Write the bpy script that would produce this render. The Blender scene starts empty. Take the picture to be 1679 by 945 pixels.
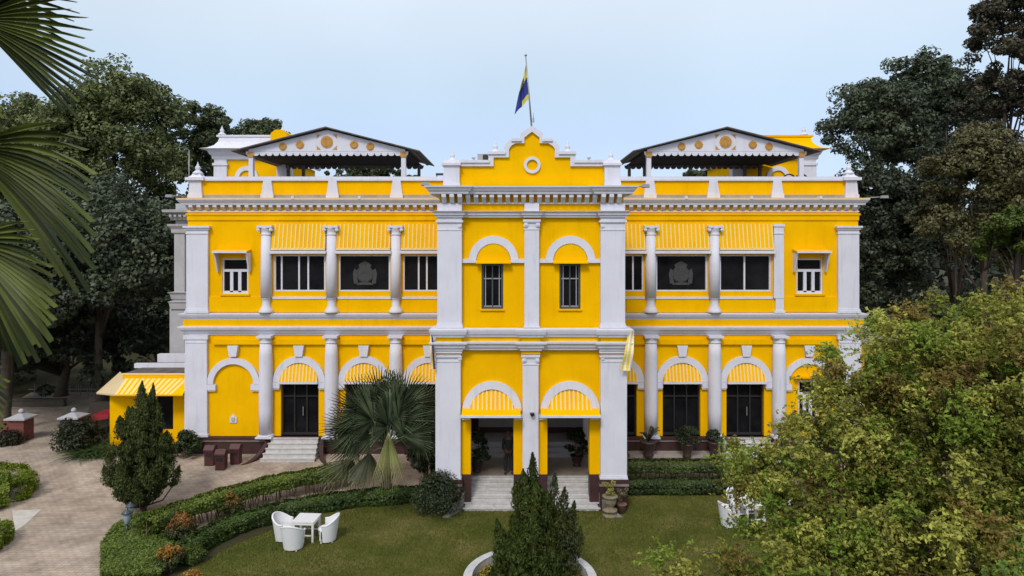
import bpy, bmesh, math, random
import numpy as np
from mathutils import Vector, Matrix

# ------------------------------------------------------------------ camera, sky, sun
SC = bpy.context.scene
COL = SC.collection
F, H, CX, HY = 1119.0, 9.8, 839.5, 402.0      # focal length in px, eye height, principal point
R = math.radians

cam = bpy.data.cameras.new('camera')
cam.sensor_width = 36.0
cam.lens = 36.0 * F / 1679.0
cam.shift_y = -(472.5 - HY) / 1679.0
cam.clip_end = 5000
camo = bpy.data.objects.new('camera', cam)
camo.location = (0, 0, H)
camo.rotation_euler = (R(90), 0, 0)
COL.objects.link(camo)
SC.camera = camo

SUN_EL, SUN_AZ = R(46), R(196)     # azimuth clockwise from +Y (into the picture): behind the camera
world = bpy.data.worlds.new('World')
SC.world = world
world.use_nodes = True
wn, wl = world.node_tree.nodes, world.node_tree.links
wn.clear()
wout = wn.new('ShaderNodeOutputWorld')
sky = wn.new('ShaderNodeTexSky')
sky.sky_type = 'NISHITA'
sky.sun_disc = False
sky.sun_elevation = SUN_EL
sky.sun_rotation = SUN_AZ
sky.air_density = 1.0
sky.dust_density = 2.0
bg1 = wn.new('ShaderNodeBackground'); bg1.inputs[1].default_value = 0.05
wl.new(sky.outputs[0], bg1.inputs[0])
tc = wn.new('ShaderNodeTexCoord')
sep = wn.new('ShaderNodeSeparateXYZ')
wl.new(tc.outputs['Generated'], sep.inputs[0])
rampw = wn.new('ShaderNodeValToRGB')         # thin overcast veil over the blue
cr = rampw.color_ramp
cr.elements[0].position = 0.0; cr.elements[0].color = (0.37, 0.44, 0.55, 1)
cr.elements[1].position = 1.0; cr.elements[1].color = (0.62, 0.63, 0.66, 1)
e = cr.elements.new(0.15); e.color = (0.345, 0.425, 0.58, 1)
e = cr.elements.new(0.23); e.color = (0.40, 0.475, 0.54, 1)
e = cr.elements.new(0.33); e.color = (0.52, 0.565, 0.60, 1)
wl.new(sep.outputs['Z'], rampw.inputs[0])
nzw = wn.new('ShaderNodeTexNoise'); nzw.inputs['Scale'].default_value = 2.2; nzw.inputs['Detail'].default_value = 4
wl.new(tc.outputs['Generated'], nzw.inputs['Vector'])
mrw = wn.new('ShaderNodeMapRange'); mrw.inputs[1].default_value = .3; mrw.inputs[2].default_value = .7
mrw.inputs[3].default_value = .93; mrw.inputs[4].default_value = 1.07
wl.new(nzw.outputs[0], mrw.inputs[0])
bg2 = wn.new('ShaderNodeBackground')
wl.new(rampw.outputs[0], bg2.inputs[0])
wl.new(mrw.outputs[0], bg2.inputs[1])
addw = wn.new('ShaderNodeAddShader')
wl.new(bg1.outputs[0], addw.inputs[0]); wl.new(bg2.outputs[0], addw.inputs[1])
wl.new(addw.outputs[0], wout.inputs[0])

sun = bpy.data.lights.new('sun', 'SUN')
sun.energy = 1.5
sun.angle = R(14)
sun.color = (1.0, 0.96, 0.90)
suno = bpy.data.objects.new('sun', sun)
sd = Vector((math.sin(SUN_AZ) * math.cos(SUN_EL), math.cos(SUN_AZ) * math.cos(SUN_EL), math.sin(SUN_EL)))
suno.rotation_euler = sd.to_track_quat('Z', 'Y').to_euler()
suno.location = (0, -20, 40)
COL.objects.link(suno)

SC.view_settings.view_transform = 'Standard'
SC.view_settings.look = 'None'
SC.view_settings.gamma = 1
SC.view_settings.use_curve_mapping = False
SC.view_settings.exposure = 0.25
SC.cycles.max_bounces = 6
SC.cycles.transparent_max_bounces = 8
SC.cycles.use_denoising = True

# ------------------------------------------------------------------ helpers
def X(px, Y): return (px - CX) * Y / F
def Z(py, Y): return H - (py - HY) * Y / F
def G(px, py, z=0.0):
    Y = (H - z) * F / (py - HY)
    return Vector((X(px, Y), Y, z))
def gz(Y):
    t = min(1, max(0, (Y - 26.0) / 4.0))
    return 0.3 * t * t * (3 - 2 * t)

class MB:
    def __init__(s): s.v = []; s.f = []; s.m = []; s.s = []
    def add(s, vs, fs, m=0, smooth=False):
        b = len(s.v); s.v += [tuple(p) for p in vs]
        for f in fs: s.f.append([b + i for i in f]); s.m.append(m); s.s.append(smooth)
        return s
    def box(s, x0, x1, y0, y1, z0, z1, m=0, tx=0, ty=0):
        """box; tx, ty shrink the top on each side"""
        vs = [(x0, y0, z0), (x1, y0, z0), (x1, y1, z0), (x0, y1, z0),
              (x0 + tx, y0 + ty, z1), (x1 - tx, y0 + ty, z1), (x1 - tx, y1 - ty, z1), (x0 + tx, y1 - ty, z1)]
        return s.add(vs, [(3, 2, 1, 0), (4, 5, 6, 7), (0, 1, 5, 4), (1, 2, 6, 5), (2, 3, 7, 6), (3, 0, 4, 7)], m)
    def prism(s, poly, y0, y1, m=0):
        """polygon of (x, z) extruded along y"""
        n = len(poly)
        vs = [(x, y0, z) for x, z in poly] + [(x, y1, z) for x, z in poly]
        fs = [tuple(range(n)), tuple(range(2 * n - 1, n - 1, -1))]
        fs += [(i, n + i, n + (i + 1) % n, (i + 1) % n) for i in range(n)]
        return s.add(vs, fs, m)
    def prism_x(s, poly, x0, x1, m=0):
        """polygon of (y, z) extruded along x"""
        n = len(poly)
        vs = [(x0, y, z) for y, z in poly] + [(x1, y, z) for y, z in poly]
        fs = [tuple(range(n)), tuple(range(2 * n - 1, n - 1, -1))]
        fs += [(i, n + i, n + (i + 1) % n, (i + 1) % n) for i in range(n)]
        return s.add(vs, fs, m)
    def lathe(s, cx, cy, prof, n=20, m=0, smooth=True, a0=0):
        vs = []
        for r, z in prof:
            for k in range(n):
                a = a0 + 2 * math.pi * k / n
                vs.append((cx + r * math.cos(a), cy + r * math.sin(a), z))
        fs = []
        for j in range(len(prof) - 1):
            for k in range(n):
                k2 = (k + 1) % n
                fs.append((j * n + k, j * n + k2, (j + 1) * n + k2, (j + 1) * n + k))
        s.add(vs, fs, m, smooth)
        b = len(s.v) - len(vs)
        s.f.append([b + k for k in range(n - 1, -1, -1)]); s.m.append(m); s.s.append(False)
        s.f.append([b + (len(prof) - 1) * n + k for k in range(n)]); s.m.append(m); s.s.append(False)
        return s
    def tube(s, pts, rad, n=8, m=0):
        pts = [Vector(p) for p in pts]
        if not hasattr(rad, '__len__'): rad = [rad] * len(pts)
        vs = []
        for i, p in enumerate(pts):
            d = (pts[min(i + 1, len(pts) - 1)] - pts[max(i - 1, 0)]).normalized()
            a = d.cross(Vector((0, 0, 1)) if abs(d.z) < .9 else Vector((1, 0, 0))).normalized()
            b = d.cross(a)
            for k in range(n):
                t = 2 * math.pi * k / n
                vs.append(p + (a * math.cos(t) + b * math.sin(t)) * rad[i])
        fs = []
        for i in range(len(pts) - 1):
            for k in range(n):
                fs.append((i * n + k, i * n + (k + 1) % n, (i + 1) * n + (k + 1) % n, (i + 1) * n + k))
        s.add(vs, fs, m, True)
        b = len(s.v) - len(vs)
        s.f.append([b + k for k in range(n - 1, -1, -1)]); s.m.append(m); s.s.append(False)
        s.f.append([b + (len(pts) - 1) * n + k for k in range(n)]); s.m.append(m); s.s.append(False)
        return s
    def ring(s, cx, cz, r0, r1, y0, y1, a0=0, a1=180, n=24, m=0):
        """flat arch ring in the xz plane from y0 (front) to y1"""
        full = abs(a1 - a0) >= 359.9
        cnt = n if full else n + 1
        vs = []
        for k in range(cnt):
            a = R(a0 + (a1 - a0) * k / n); c, q = math.cos(a), math.sin(a)
            vs += [(cx + r0 * c, y0, cz + r0 * q), (cx + r1 * c, y0, cz + r1 * q), (cx + r1 * c, y1, cz + r1 * q), (cx + r0 * c, y1, cz + r0 * q)]
        fs = []
        for k in range(n):
            a, b = 4 * k, 4 * ((k + 1) % cnt)
            for i in range(4): fs.append((a + i, a + (i + 1) % 4, b + (i + 1) % 4, b + i))
        if not full: fs += [(0, 3, 2, 1), (4 * n, 4 * n + 1, 4 * n + 2, 4 * n + 3)]
        return s.add(vs, fs, m)
    def disc(s, cx, cz, r, y0, y1, n=20, m=0):
        return s.prism([(cx + r * math.cos(2 * math.pi * k / n), cz + r * math.sin(2 * math.pi * k / n)) for k in range(n)], y0, y1, m)
    def cornice(s, x0, x1, yf, yb, prof, m=0):
        """moulding profile of (projection, z) run round the front and both returns"""
        vs = []
        for p, z in prof:
            vs += [(x0 - p, yb, z), (x0 - p, yf - p, z), (x1 + p, yf - p, z), (x1 + p, yb, z)]
        fs = []
        n = len(prof)
        for j in range(n):
            j2 = (j + 1) % n
            for i in range(3): fs.append((j * 4 + i, j * 4 + i + 1, j2 * 4 + i + 1, j2 * 4 + i))
        return s.add(vs, fs, m)
    def wall(s, x0, x1, y0, y1, z0, z1, holes, m=0):
        """slab with rectangular openings (hx0, hx1, hz0, hz1)"""
        xs = sorted({x0, x1} | {min(max(h[i], x0), x1) for h in holes for i in (0, 1)})
        zs = sorted({z0, z1} | {min(max(h[i], z0), z1) for h in holes for i in (2, 3)})
        def inh(a, b): return any(h[0] < a < h[1] and h[2] < b < h[3] for h in holes)
        for i in range(len(xs) - 1):
            for j in range(len(zs) - 1):
                a, b, c, d = xs[i], xs[i + 1], zs[j], zs[j + 1]
                if inh((a + b) / 2, (c + d) / 2): continue
                s.add([(a, y0, c), (b, y0, c), (b, y0, d), (a, y0, d)], [(0, 1, 2, 3)], m)
                s.add([(a, y1, c), (b, y1, c), (b, y1, d), (a, y1, d)], [(3, 2, 1, 0)], m)
        for a, b, c, d in list(holes):
            for q in ([(a, y0, c), (a, y1, c), (a, y1, d), (a, y0, d)], [(b, y0, c), (b, y0, d), (b, y1, d), (b, y1, c)],
                      [(a, y0, d), (a, y1, d), (b, y1, d), (b, y0, d)], [(a, y0, c), (b, y0, c), (b, y1, c), (a, y1, c)]):
                if not (c <= z0 + 1e-6 and q[0][2] == c and q[2][2] == c): s.add(q, [(0, 1, 2, 3)], m)
        for q in ([(x0, y0, z0), (x0, y0, z1), (x0, y1, z1), (x0, y1, z0)], [(x1, y0, z0), (x1, y1, z0), (x1, y1, z1), (x1, y0, z1)],
                  [(x0, y0, z1), (x1, y0, z1), (x1, y1, z1), (x0, y1, z1)]):
            s.add(q, [(0, 1, 2, 3)], m)
        return s
    def xform(s, M, start=0):
        for i in range(start, len(s.v)): s.v[i] = tuple(M @ Vector(s.v[i]))
        return s
    def build(s, name, mats, parent=None, fix=True):
        me = bpy.data.meshes.new(name)
        me.from_pydata(s.v, [], s.f)
        if not isinstance(mats, (list, tuple)): mats = [mats]
        for mt in mats: me.materials.append(mt)
        me.polygons.foreach_set('material_index', s.m)
        me.polygons.foreach_set('use_smooth', s.s)
        if fix:
            bm = bmesh.new(); bm.from_mesh(me)
            bmesh.ops.recalc_face_normals(bm, faces=bm.faces)
            bm.to_mesh(me); bm.free()
        me.update()
        return link(name, me, parent)

def link(name, me, parent=None):
    o = bpy.data.objects.new(name, me)
    COL.objects.link(o)
    if parent is not None: o.parent = parent
    return o
def tag(o, label=None, cat=None, group=None, kind=None):
    if label: o['label'] = label
    if cat: o['category'] = cat
    if group: o['group'] = group
    if kind: o['kind'] = kind
    return o
def empty(name, loc=(0, 0, 0), label=None, cat=None, group=None, rz=0):
    o = bpy.data.objects.new(name, None)
    o.location = loc; o.rotation_euler = (0, 0, rz); o.empty_display_size = .2
    COL.objects.link(o)
    return tag(o, label, cat, group)
def copy_tree(o, parent=None):
    c = o.copy(); COL.objects.link(c); c.parent = parent
    for ch in list(o.children): copy_tree(ch, c)
    return c

# ------------------------------------------------------------------ materials
def mat(name, col, rough=.6, var=.0, scale=3.0, bump=0.0, bscale=40.0, spec=.5, col2=None, metal=0, streak=0.0, detail=6):
    m = bpy.data.materials.new(name); m.use_nodes = True
    n, l = m.node_tree.nodes, m.node_tree.links
    b = n['Principled BSDF']
    b.inputs['Roughness'].default_value = rough
    b.inputs['Specular IOR Level'].default_value = spec
    b.inputs['Metallic'].default_value = metal
    t = n.new('ShaderNodeTexCoord')
    if var > 0 or col2:
        nz = n.new('ShaderNodeTexNoise'); nz.inputs['Scale'].default_value = scale; nz.inputs['Detail'].default_value = detail
        nz.inputs['Roughness'].default_value = .65
        l.new(t.outputs['Object'], nz.inputs['Vector'])
        cr = n.new('ShaderNodeValToRGB')
        a = tuple(c * (1 - var) for c in col) if not col2 else col2
        z = tuple(min(1, c * (1 + var)) for c in col) if not col2 else col
        cr.color_ramp.elements[0].position = .32; cr.color_ramp.elements[0].color = (*a, 1)
        cr.color_ramp.elements[1].position = .68; cr.color_ramp.elements[1].color = (*z, 1)
        l.new(nz.outputs[0], cr.inputs[0])
        out = cr.outputs[0]
        if streak > 0:        # rain streaks and grime with shapes of their own
            mp = n.new('ShaderNodeMapping'); mp.inputs['Scale'].default_value = (2.6, 2.6, .28)
            l.new(t.outputs['Object'], mp.inputs[0])
            n2 = n.new('ShaderNodeTexNoise'); n2.inputs['Scale'].default_value = 1.6; n2.inputs['Detail'].default_value = 8
            n2.inputs['Roughness'].default_value = .7
            l.new(mp.outputs[0], n2.inputs['Vector'])
            r2 = n.new('ShaderNodeValToRGB')
            r2.color_ramp.elements[0].position = .52; r2.color_ramp.elements[0].color = (1, 1, 1, 1)
            r2.color_ramp.elements[1].position = .78; r2.color_ramp.elements[1].color = (1 - streak, 1 - streak, 1 - streak * .9, 1)
            l.new(n2.outputs[0], r2.inputs[0])
            mx = n.new('ShaderNodeMix'); mx.data_type = 'RGBA'; mx.blend_type = 'MULTIPLY'; mx.inputs[0].default_value = 1
            l.new(out, mx.inputs[6]); l.new(r2.outputs[0], mx.inputs[7])
            out = mx.outputs[2]
        l.new(out, b.inputs['Base Color'])
    else:
        b.inputs['Base Color'].default_value = (*col, 1)
    if bump > 0:
        nb = n.new('ShaderNodeTexNoise'); nb.inputs['Scale'].default_value = bscale; nb.inputs['Detail'].default_value = 4
        l.new(t.outputs['Object'], nb.inputs['Vector'])
        bp = n.new('ShaderNodeBump'); bp.inputs['Strength'].default_value = bump; bp.inputs['Distance'].default_value = .02
        l.new(nb.outputs[0], bp.inputs['Height']); l.new(bp.outputs[0], b.inputs['Normal'])
    return m

def leaf_mat(name, dark, light, rough=.5, trans=.25, spec=.35):
    m = bpy.data.materials.new(name); m.use_nodes = True
    n, l = m.node_tree.nodes, m.node_tree.links
    b = n['Principled BSDF']; b.inputs['Roughness'].default_value = rough; b.inputs['Specular IOR Level'].default_value = spec
    at = n.new('ShaderNodeAttribute'); at.attribute_name = 'tint'
    cr = n.new('ShaderNodeValToRGB')
    cr.color_ramp.elements[0].color = (*dark, 1); cr.color_ramp.elements[1].color = (*light, 1)
    l.new(at.outputs['Fac'], cr.inputs[0]); l.new(cr.outputs[0], b.inputs['Base Color'])
    tr = n.new('ShaderNodeBsdfTranslucent'); l.new(cr.outputs[0], tr.inputs[0])
    mx = n.new('ShaderNodeMixShader'); mx.inputs[0].default_value = trans
    l.new(b.outputs[0], mx.inputs[1]); l.new(tr.outputs[0], mx.inputs[2])
    l.new(mx.outputs[0], n['Material Output'].inputs[0])
    return m

YEL = mat('yellow_paint', (.88, .480, .0015), .85, col2=(.80, .415, .001), scale=.8, bump=.12, bscale=25, streak=.12, spec=.02)
WHT = mat('white_paint', (.66, .66, .735), .7, col2=(.605, .60, .665), scale=1.2, bump=.15, bscale=22, streak=.20, spec=.12)
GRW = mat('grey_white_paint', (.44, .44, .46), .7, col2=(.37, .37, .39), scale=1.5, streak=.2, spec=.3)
CRM = mat('cream_stripe', (.80, .60, .26), .7, var=.05, spec=.1)
PLI = mat('maroon_plinth', (.060, .022, .021), .55, col2=(.035, .015, .015), scale=4, bump=.15)
STP = mat('marble_step', (.62, .60, .58), .45, col2=(.44, .43, .43), scale=5, bump=.08, streak=.25)
FLR = mat('stone_floor', (.30, .26, .21), .3, col2=(.22, .19, .16), scale=3)
GLS = mat('dark_glass', (.016, .015, .017), .1, col2=(.005, .005, .006), scale=1.1, spec=.05)  # faint noise in the colour stands in for uneven reflections
BLK = mat('black_metal', (.02, .02, .02), .35)
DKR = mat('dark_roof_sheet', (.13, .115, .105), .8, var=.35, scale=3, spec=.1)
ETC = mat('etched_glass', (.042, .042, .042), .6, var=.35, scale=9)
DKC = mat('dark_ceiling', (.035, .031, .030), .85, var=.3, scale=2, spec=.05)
GLD = mat('gold_paint', (.55, .28, .04), .45, col2=(.36, .17, .025), scale=9)
GRN = mat('dark_green_frame', (.05, .065, .06), .45)
GRF = mat('grey_frame', (.28, .29, .31), .45)
ROOF = mat('roof_concrete', (.30, .29, .28), .8, var=.2, scale=2)
BARK = mat('bark', (.085, .062, .045), .85, col2=(.045, .034, .026), scale=7, bump=.5, bscale=18)
STEM = mat('stem_wood', (.14, .10, .07), .8, var=.3, scale=9)
STONE = mat('grey_stone', (.24, .21, .20), .7, col2=(.15, .13, .125), scale=5, bump=.2)
WICK = mat('white_wicker', (.70, .70, .71), .5, var=.06, scale=60, bump=.3, bscale=120)
BRICK = mat('red_brick_paint', (.20, .055, .04), .75, col2=(.10, .03, .025), scale=6, bump=.3)
MET = mat('grey_metal', (.32, .33, .34), .4, metal=.6)
DRB = mat('maroon_bin_paint', (.095, .026, .024), .5, col2=(.05, .018, .018), scale=5)
SKIN = mat('skin', (.14, .07, .045), .5)

# ------------------------------------------------------------------ ground
def ground_mat(name, cols, scale, bump, bscale, rough=.9):
    m = bpy.data.materials.new(name); m.use_nodes = True
    n, l = m.node_tree.nodes, m.node_tree.links
    b = n['Principled BSDF']; b.inputs['Roughness'].default_value = rough; b.inputs['Specular IOR Level'].default_value = .15
    t = n.new('ShaderNodeTexCoord')
    a = n.new('ShaderNodeTexNoise'); a.inputs['Scale'].default_value = scale; a.inputs['Detail'].default_value = 9; a.inputs['Roughness'].default_value = .7
    l.new(t.outputs['Object'], a.inputs['Vector'])
    c = n.new('ShaderNodeValToRGB')
    k = len(cols)
    while len(c.color_ramp.elements) < k: c.color_ramp.elements.new(.5)
    for i, q in enumerate(cols):
        c.color_ramp.elements[i].position = .3 + .4 * i / (k - 1); c.color_ramp.elements[i].color = (*q, 1)
    l.new(a.outputs[0], c.inputs[0]); l.new(c.outputs[0], b.inputs['Base Color'])
    nb = n.new('ShaderNodeTexNoise'); nb.inputs['Scale'].default_value = bscale; nb.inputs['Detail'].default_value = 5
    l.new(t.outputs['Object'], nb.inputs['Vector'])
    bp = n.new('ShaderNodeBump'); bp.inputs['Strength'].default_value = bump; bp.inputs['Distance'].default_value = .05
    l.new(nb.outputs[0], bp.inputs['Height']); l.new(bp.outputs[0], b.inputs['Normal'])
    return m
SOIL = ground_mat('soil', [(.035, .03, .018), (.05, .045, .02), (.03, .04, .012)], 1.3, .5, 12)
LAWN = ground_mat('lawn_turf', [(.050, .074, .006), (.105, .116, .017), (.24, .195, .072)], .42, .8, 60)

def paver_mat():
    m = bpy.data.materials.new('brick_pavers'); m.use_nodes = True
    n, l = m.node_tree.nodes, m.node_tree.links
    b = n['Principled BSDF']; b.inputs['Roughness'].default_value = .8; b.inputs['Specular IOR Level'].default_value = .25
    t = n.new('ShaderNodeTexCoord')
    nz0 = n.new('ShaderNodeTexNoise'); nz0.inputs['Scale'].default_value = 1.5
    l.new(t.outputs['Object'], nz0.inputs['Vector'])
    mix = n.new('ShaderNodeMix'); mix.data_type = 'RGBA'; mix.blend_type = 'LINEAR_LIGHT'; mix.inputs[0].default_value = .04
    l.new(t.outputs['Object'], mix.inputs[6]); l.new(nz0.outputs['Color'], mix.inputs[7])
    br = n.new('ShaderNodeTexBrick'); br.inputs['Scale'].default_value = 1.0
    br.inputs['Brick Width'].default_value = .26; br.inputs['Row Height'].default_value = .15; br.inputs['Mortar Size'].default_value = .012
    br.inputs['Color1'].default_value = (.465, .39, .315, 1); br.inputs['Color2'].default_value = (.385, .32, .26, 1)
    br.inputs['Mortar'].default_value = (.29, .245, .20, 1)
    l.new(mix.outputs[2], br.inputs['Vector'])
    nz = n.new('ShaderNodeTexNoise'); nz.inputs['Scale'].default_value = .9; nz.inputs['Detail'].default_value = 9; nz.inputs['Roughness'].default_value = .7
    l.new(t.outputs['Object'], nz.inputs['Vector'])
    cr = n.new('ShaderNodeValToRGB')
    cr.color_ramp.elements[0].position = .3; cr.color_ramp.elements[0].color = (.52, .48, .46, 1)
    cr.color_ramp.elements[1].position = .62; cr.color_ramp.elements[1].color = (1.12, 1.09, 1.05, 1)
    l.new(nz.outputs[0], cr.inputs[0])
    mx = n.new('ShaderNodeMix'); mx.data_type = 'RGBA'; mx.blend_type = 'MULTIPLY'; mx.inputs[0].default_value = 1
    l.new(br.outputs['Color'], mx.inputs[6]); l.new(cr.outputs[0], mx.inputs[7])
    l.new(mx.outputs[2], b.inputs['Base Color'])
    bp = n.new('ShaderNodeBump'); bp.inputs['Strength'].default_value = .5; bp.inputs['Distance'].default_value = .015; bp.invert = True
    l.new(br.outputs['Fac'], bp.inputs['Height']); l.new(bp.outputs[0], b.inputs['Normal'])
    return m
PAV = paver_mat()

def sheet(name, poly, off, m):
    bm = bmesh.new()
    vs = [bm.verts.new((x, y, 0)) for x, y in poly]
    bm.faces.new(vs)
    k = 26.0
    while k <= 30.01:
        bmesh.ops.bisect_plane(bm, geom=bm.verts[:] + bm.edges[:] + bm.faces[:], plane_co=(0, k, 0), plane_no=(0, 1, 0)); k += .5
    for v in bm.verts: v.co.z = gz(v.co.y) + off
    bmesh.ops.triangulate(bm, faces=bm.faces[:])
    bmesh.ops.recalc_face_normals(bm, faces=bm.faces)
    for f in bm.faces:
        if f.normal.z < 0: f.normal_flip()
    me = bpy.data.meshes.new(name); bm.to_mesh(me); bm.free()
    me.materials.append(m)
    return tag(link(name, me), kind='structure')

sheet('ground', [(-900, -60), (900, -60), (900, 1500), (-900, 1500)], 0, SOIL)
def gp(px, py): p = G(px, py); return (p.x, p.y)
DRIVE = [gp(-40, 960), gp(172, 960), gp(180, 890), gp(215, 850), gp(262, 842), (-11.4, 22.7), (-9.6, 24.6), (-6.9, 26.4), (-4.6, 27.2), (-2.6, 27.2),
         (-2.6, 31.0), (-16.0, 31.0), (-17.5, 30.6), (-20.8, 31.8), (-26.5, 44.0), (-31, 44.0), (-27.5, 33.5), (-27, 28), (-26, 24), (-25, 20.0)]
sheet('driveway', DRIVE, .008, PAV)
sheet('terrace_paving', [(3.9, 27.6), (14.6, 27.6), (14.6, 31.1), (3.9, 31.1)], .008, mat('terrace_stone', (.25, .21, .17), .8, col2=(.17, .14, .115), scale=4, bump=.2))
LAWNP = [(-9.6, 10), (-10.2, 19.5), (-9.0, 22.4), (-7.4, 24.6), (-4.6, 26.0), (-2.4, 26.2), (-2.4, 25.3), (4.3, 25.3), (4.3, 26.6), (12, 26.6), (16, 24), (17, 10)]
sheet('lawn', LAWNP, .012, LAWN)
sheet('path', [gp(20, 838), gp(68, 836), gp(40, 862), gp(24, 872)], .016, mat('pale_slab', (.5, .47, .42), .8, var=.15, scale=3))

# ------------------------------------------------------------------ the palace
W, C = 31.2, 25.2
wx = lambda p: X(p, W)
wz = lambda p: Z(p, W)
cx = lambda p: X(p, C)
cz = lambda p: Z(p, C)
PAL = empty('palace', (0, W, 0), 'two-storey yellow palace with white columns, projecting central porch and stepped gable', 'palace')
def part(name, mb, mats, parent=None):
    """parts are modelled in world coordinates; the thing's Empty stands at its base"""
    root = parent or PAL
    o = mb.build(name, mats, root)
    top = root
    while top.parent is not None: top = top.parent
    if root is top:
        o.matrix_parent_inverse = Matrix.Translation(-Vector(top.location))
    return o

FLOOR = wz(715)
DZ0, DZ1 = wz(715), wz(628)
COLS = [438, 545, 650, 1066, 1170, 1275]
ARCH = [384, 491.5, 597.5, 703, 1013, 1117.5, 1222, 1325]
holes = []
for a in ARCH[1:7]: holes.append((wx(a - 31), wx(a + 31), DZ0, DZ1))
GWIN = [(wx(1309), wx(1341), wz(690), wz(624))]
UWIN = [491.5, 597.5, 703, 1013, 1117.5, 1222]
for a in UWIN: holes.append((wx(a - 42), wx(a + 42), wz(478), wz(418)))
SMALL = [(364, 407, 482, 424), (1306, 1349, 482, 424)]
for a, b, c, d in SMALL: holes.append((wx(a), wx(b), wz(c), wz(d)))
holes += GWIN
mb = MB().wall(wx(308), wx(1407), W, W + .35, FLOOR, wz(325), holes)
part('wall', mb, YEL)
# body of the house: side and rear walls and flat roof
mb = MB().box(wx(308), wx(308) + .35, W + .36, 50, .2, wz(325)).box(wx(1407) - .35, wx(1407), W + .36, 50, .2, wz(325)).box(wx(308) + .36, wx(1407) - .36, 49.6, 50, .2, wz(325))
part('side_wall', mb, YEL)
part('flat_roof', MB().box(wx(309), wx(1406), W + .1, 49.8, wz(325) + .01, wz(325) + .16), ROOF)
part('inner_floor', MB().box(wx(309), wx(1406), W + .5, 49, wz(520) - .1, wz(520)), ROOF)
# plinth
mb = MB().box(wx(300), wx(1414), W - .12, W - .01, 0.1, FLOOR - .14).box(wx(297), wx(1417), W - .20, W + .02, FLOOR - .13, FLOOR - .01)
part('plinth', mb, PLI)
part('plinth_band', MB().box(wx(299), wx(1415), W - .17, W - .121, FLOOR - .22, FLOOR - .14), mat('plinth_band_stone', (.22, .16, .15), .6, var=.2))
# yellow fascias and ledges on the upper wall
mb = MB()
mb.cornice(wx(309), wx(1406), W, W + .2, [(0, wz(362)), (.05, wz(361.5)), (.05, wz(355)), (.09, wz(353)), (.09, wz(350)), (0, wz(350))])
for i, (a, b) in enumerate(zip([343] + COLS[:3], COLS[:3] + [717])): mb.box(wx(a + 8), wx(b - 8), W - .14, W + .001, wz(564.5), wz(556.5))
for i, (a, b) in enumerate(zip([1027] + COLS[3:], COLS[3:] + [1372])): mb.box(wx(a + 8), wx(b - 8), W - .14, W + .001, wz(564.5), wz(556.5))
for a, b in ((342, 430), (1283, 1373)): mb.box(wx(a), wx(b), W - .06, W - .003, wz(511.5), wz(487))
for a, b in ((443, 542), (549, 647), (654, 717), (1027, 1063), (1070, 1167), (1174, 1272)): mb.box(wx(a), wx(b), W - .05, W - .003, wz(512), wz(490.5))
part('fascia', mb, YEL)

# cornices (white), with modillions in the upper one
def lower_cornice(x0, x1, yf, yb, zz):
    z = zz
    mb = MB()
    mb.cornice(x0, x1, yf, yb, [(0, z(549)), (.05, z(549)), (.07, z(546)), (.14, z(545)), (.17, z(541)), (.26, z(540)), (.30, z(536.5)), (.30, z(535)), (0, z(534.4))])
    mb.cornice(x0, x1, yf, yb, [(0, z(524.5)), (.12, z(524)), (.14, z(521)), (.20, z(520)), (.26, z(516)), (.27, z(514)), (0, z(513))])
    return mb
part('cornice', lower_cornice(wx(306), wx(1410), W, W + 6, wz), WHT)
part('frieze', MB().cornice(wx(306), wx(1410), W, W + 6, [(.09, wz(534.8)), (.11, wz(529)), (.12, wz(524.2))]), YEL)
def modillion(mb, xc, yf, z0, z1, pr, w):
    prof = [(yf, z1), (yf - pr, z1), (yf - pr, z1 - (z1 - z0) * .35), (yf - pr * .8, z1 - (z1 - z0) * .55), (yf - pr * .35, z0 + .02), (yf - .02, z0), (yf, z0)]
    mb.prism_x(prof, xc - w / 2, xc + w / 2)
mb = MB()
mb.cornice(wx(308), wx(1407), W, W + 8, [(0, wz(337)), (.22, wz(336.6)), (.24, wz(334)), (.29, wz(332)), (.36, wz(328.6)), (.37, wz(326.6)), (0, wz(325.6))])
mb.cornice(wx(308), wx(1407), W, W + 8, [(0, wz(348.5)), (.035, wz(348)), (.035, wz(346)), (0, wz(345.6))])
n = 84
for i in range(n):
    xc = wx(309) + (wx(1406) - wx(309)) * (i + .5) / n
    if wx(735) < xc < wx(1008): continue
    modillion(mb, xc, W, wz(345.4), wz(336.9), .21, .17)
for sx in (-1, 1):
    for k in range(8):
        b = len(mb.v)
        modillion(mb, 0, 0, wz(345.4), wz(336.9), .21, .17)
        M = Matrix.Translation((wx(308) if sx < 0 else wx(1407), W + .3 + .36 * k, 0)) @ Matrix.Rotation(R(90) * sx * 1, 4, 'Z')
        mb.xform(M, b)
part('cornice', mb, WHT)
part('cornice_cap', MB().cornice(wx(308), wx(1407), W, W + 8, [(0, wz(325.4)), (.345, wz(326.5)), (.345, wz(325.7)), (0, wz(324.6))]), YEL)
part('rain_spout', MB().box(wx(482), wx(486), W - .39, W - .1, wz(327.6), wz(322.4)), WHT)
for p in (590, 1120, 1226, 1338): part('rain_spout', MB().box(wx(p), wx(p + 4), W - .39, W - .1, wz(327.6), wz(322.4)), WHT)

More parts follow.
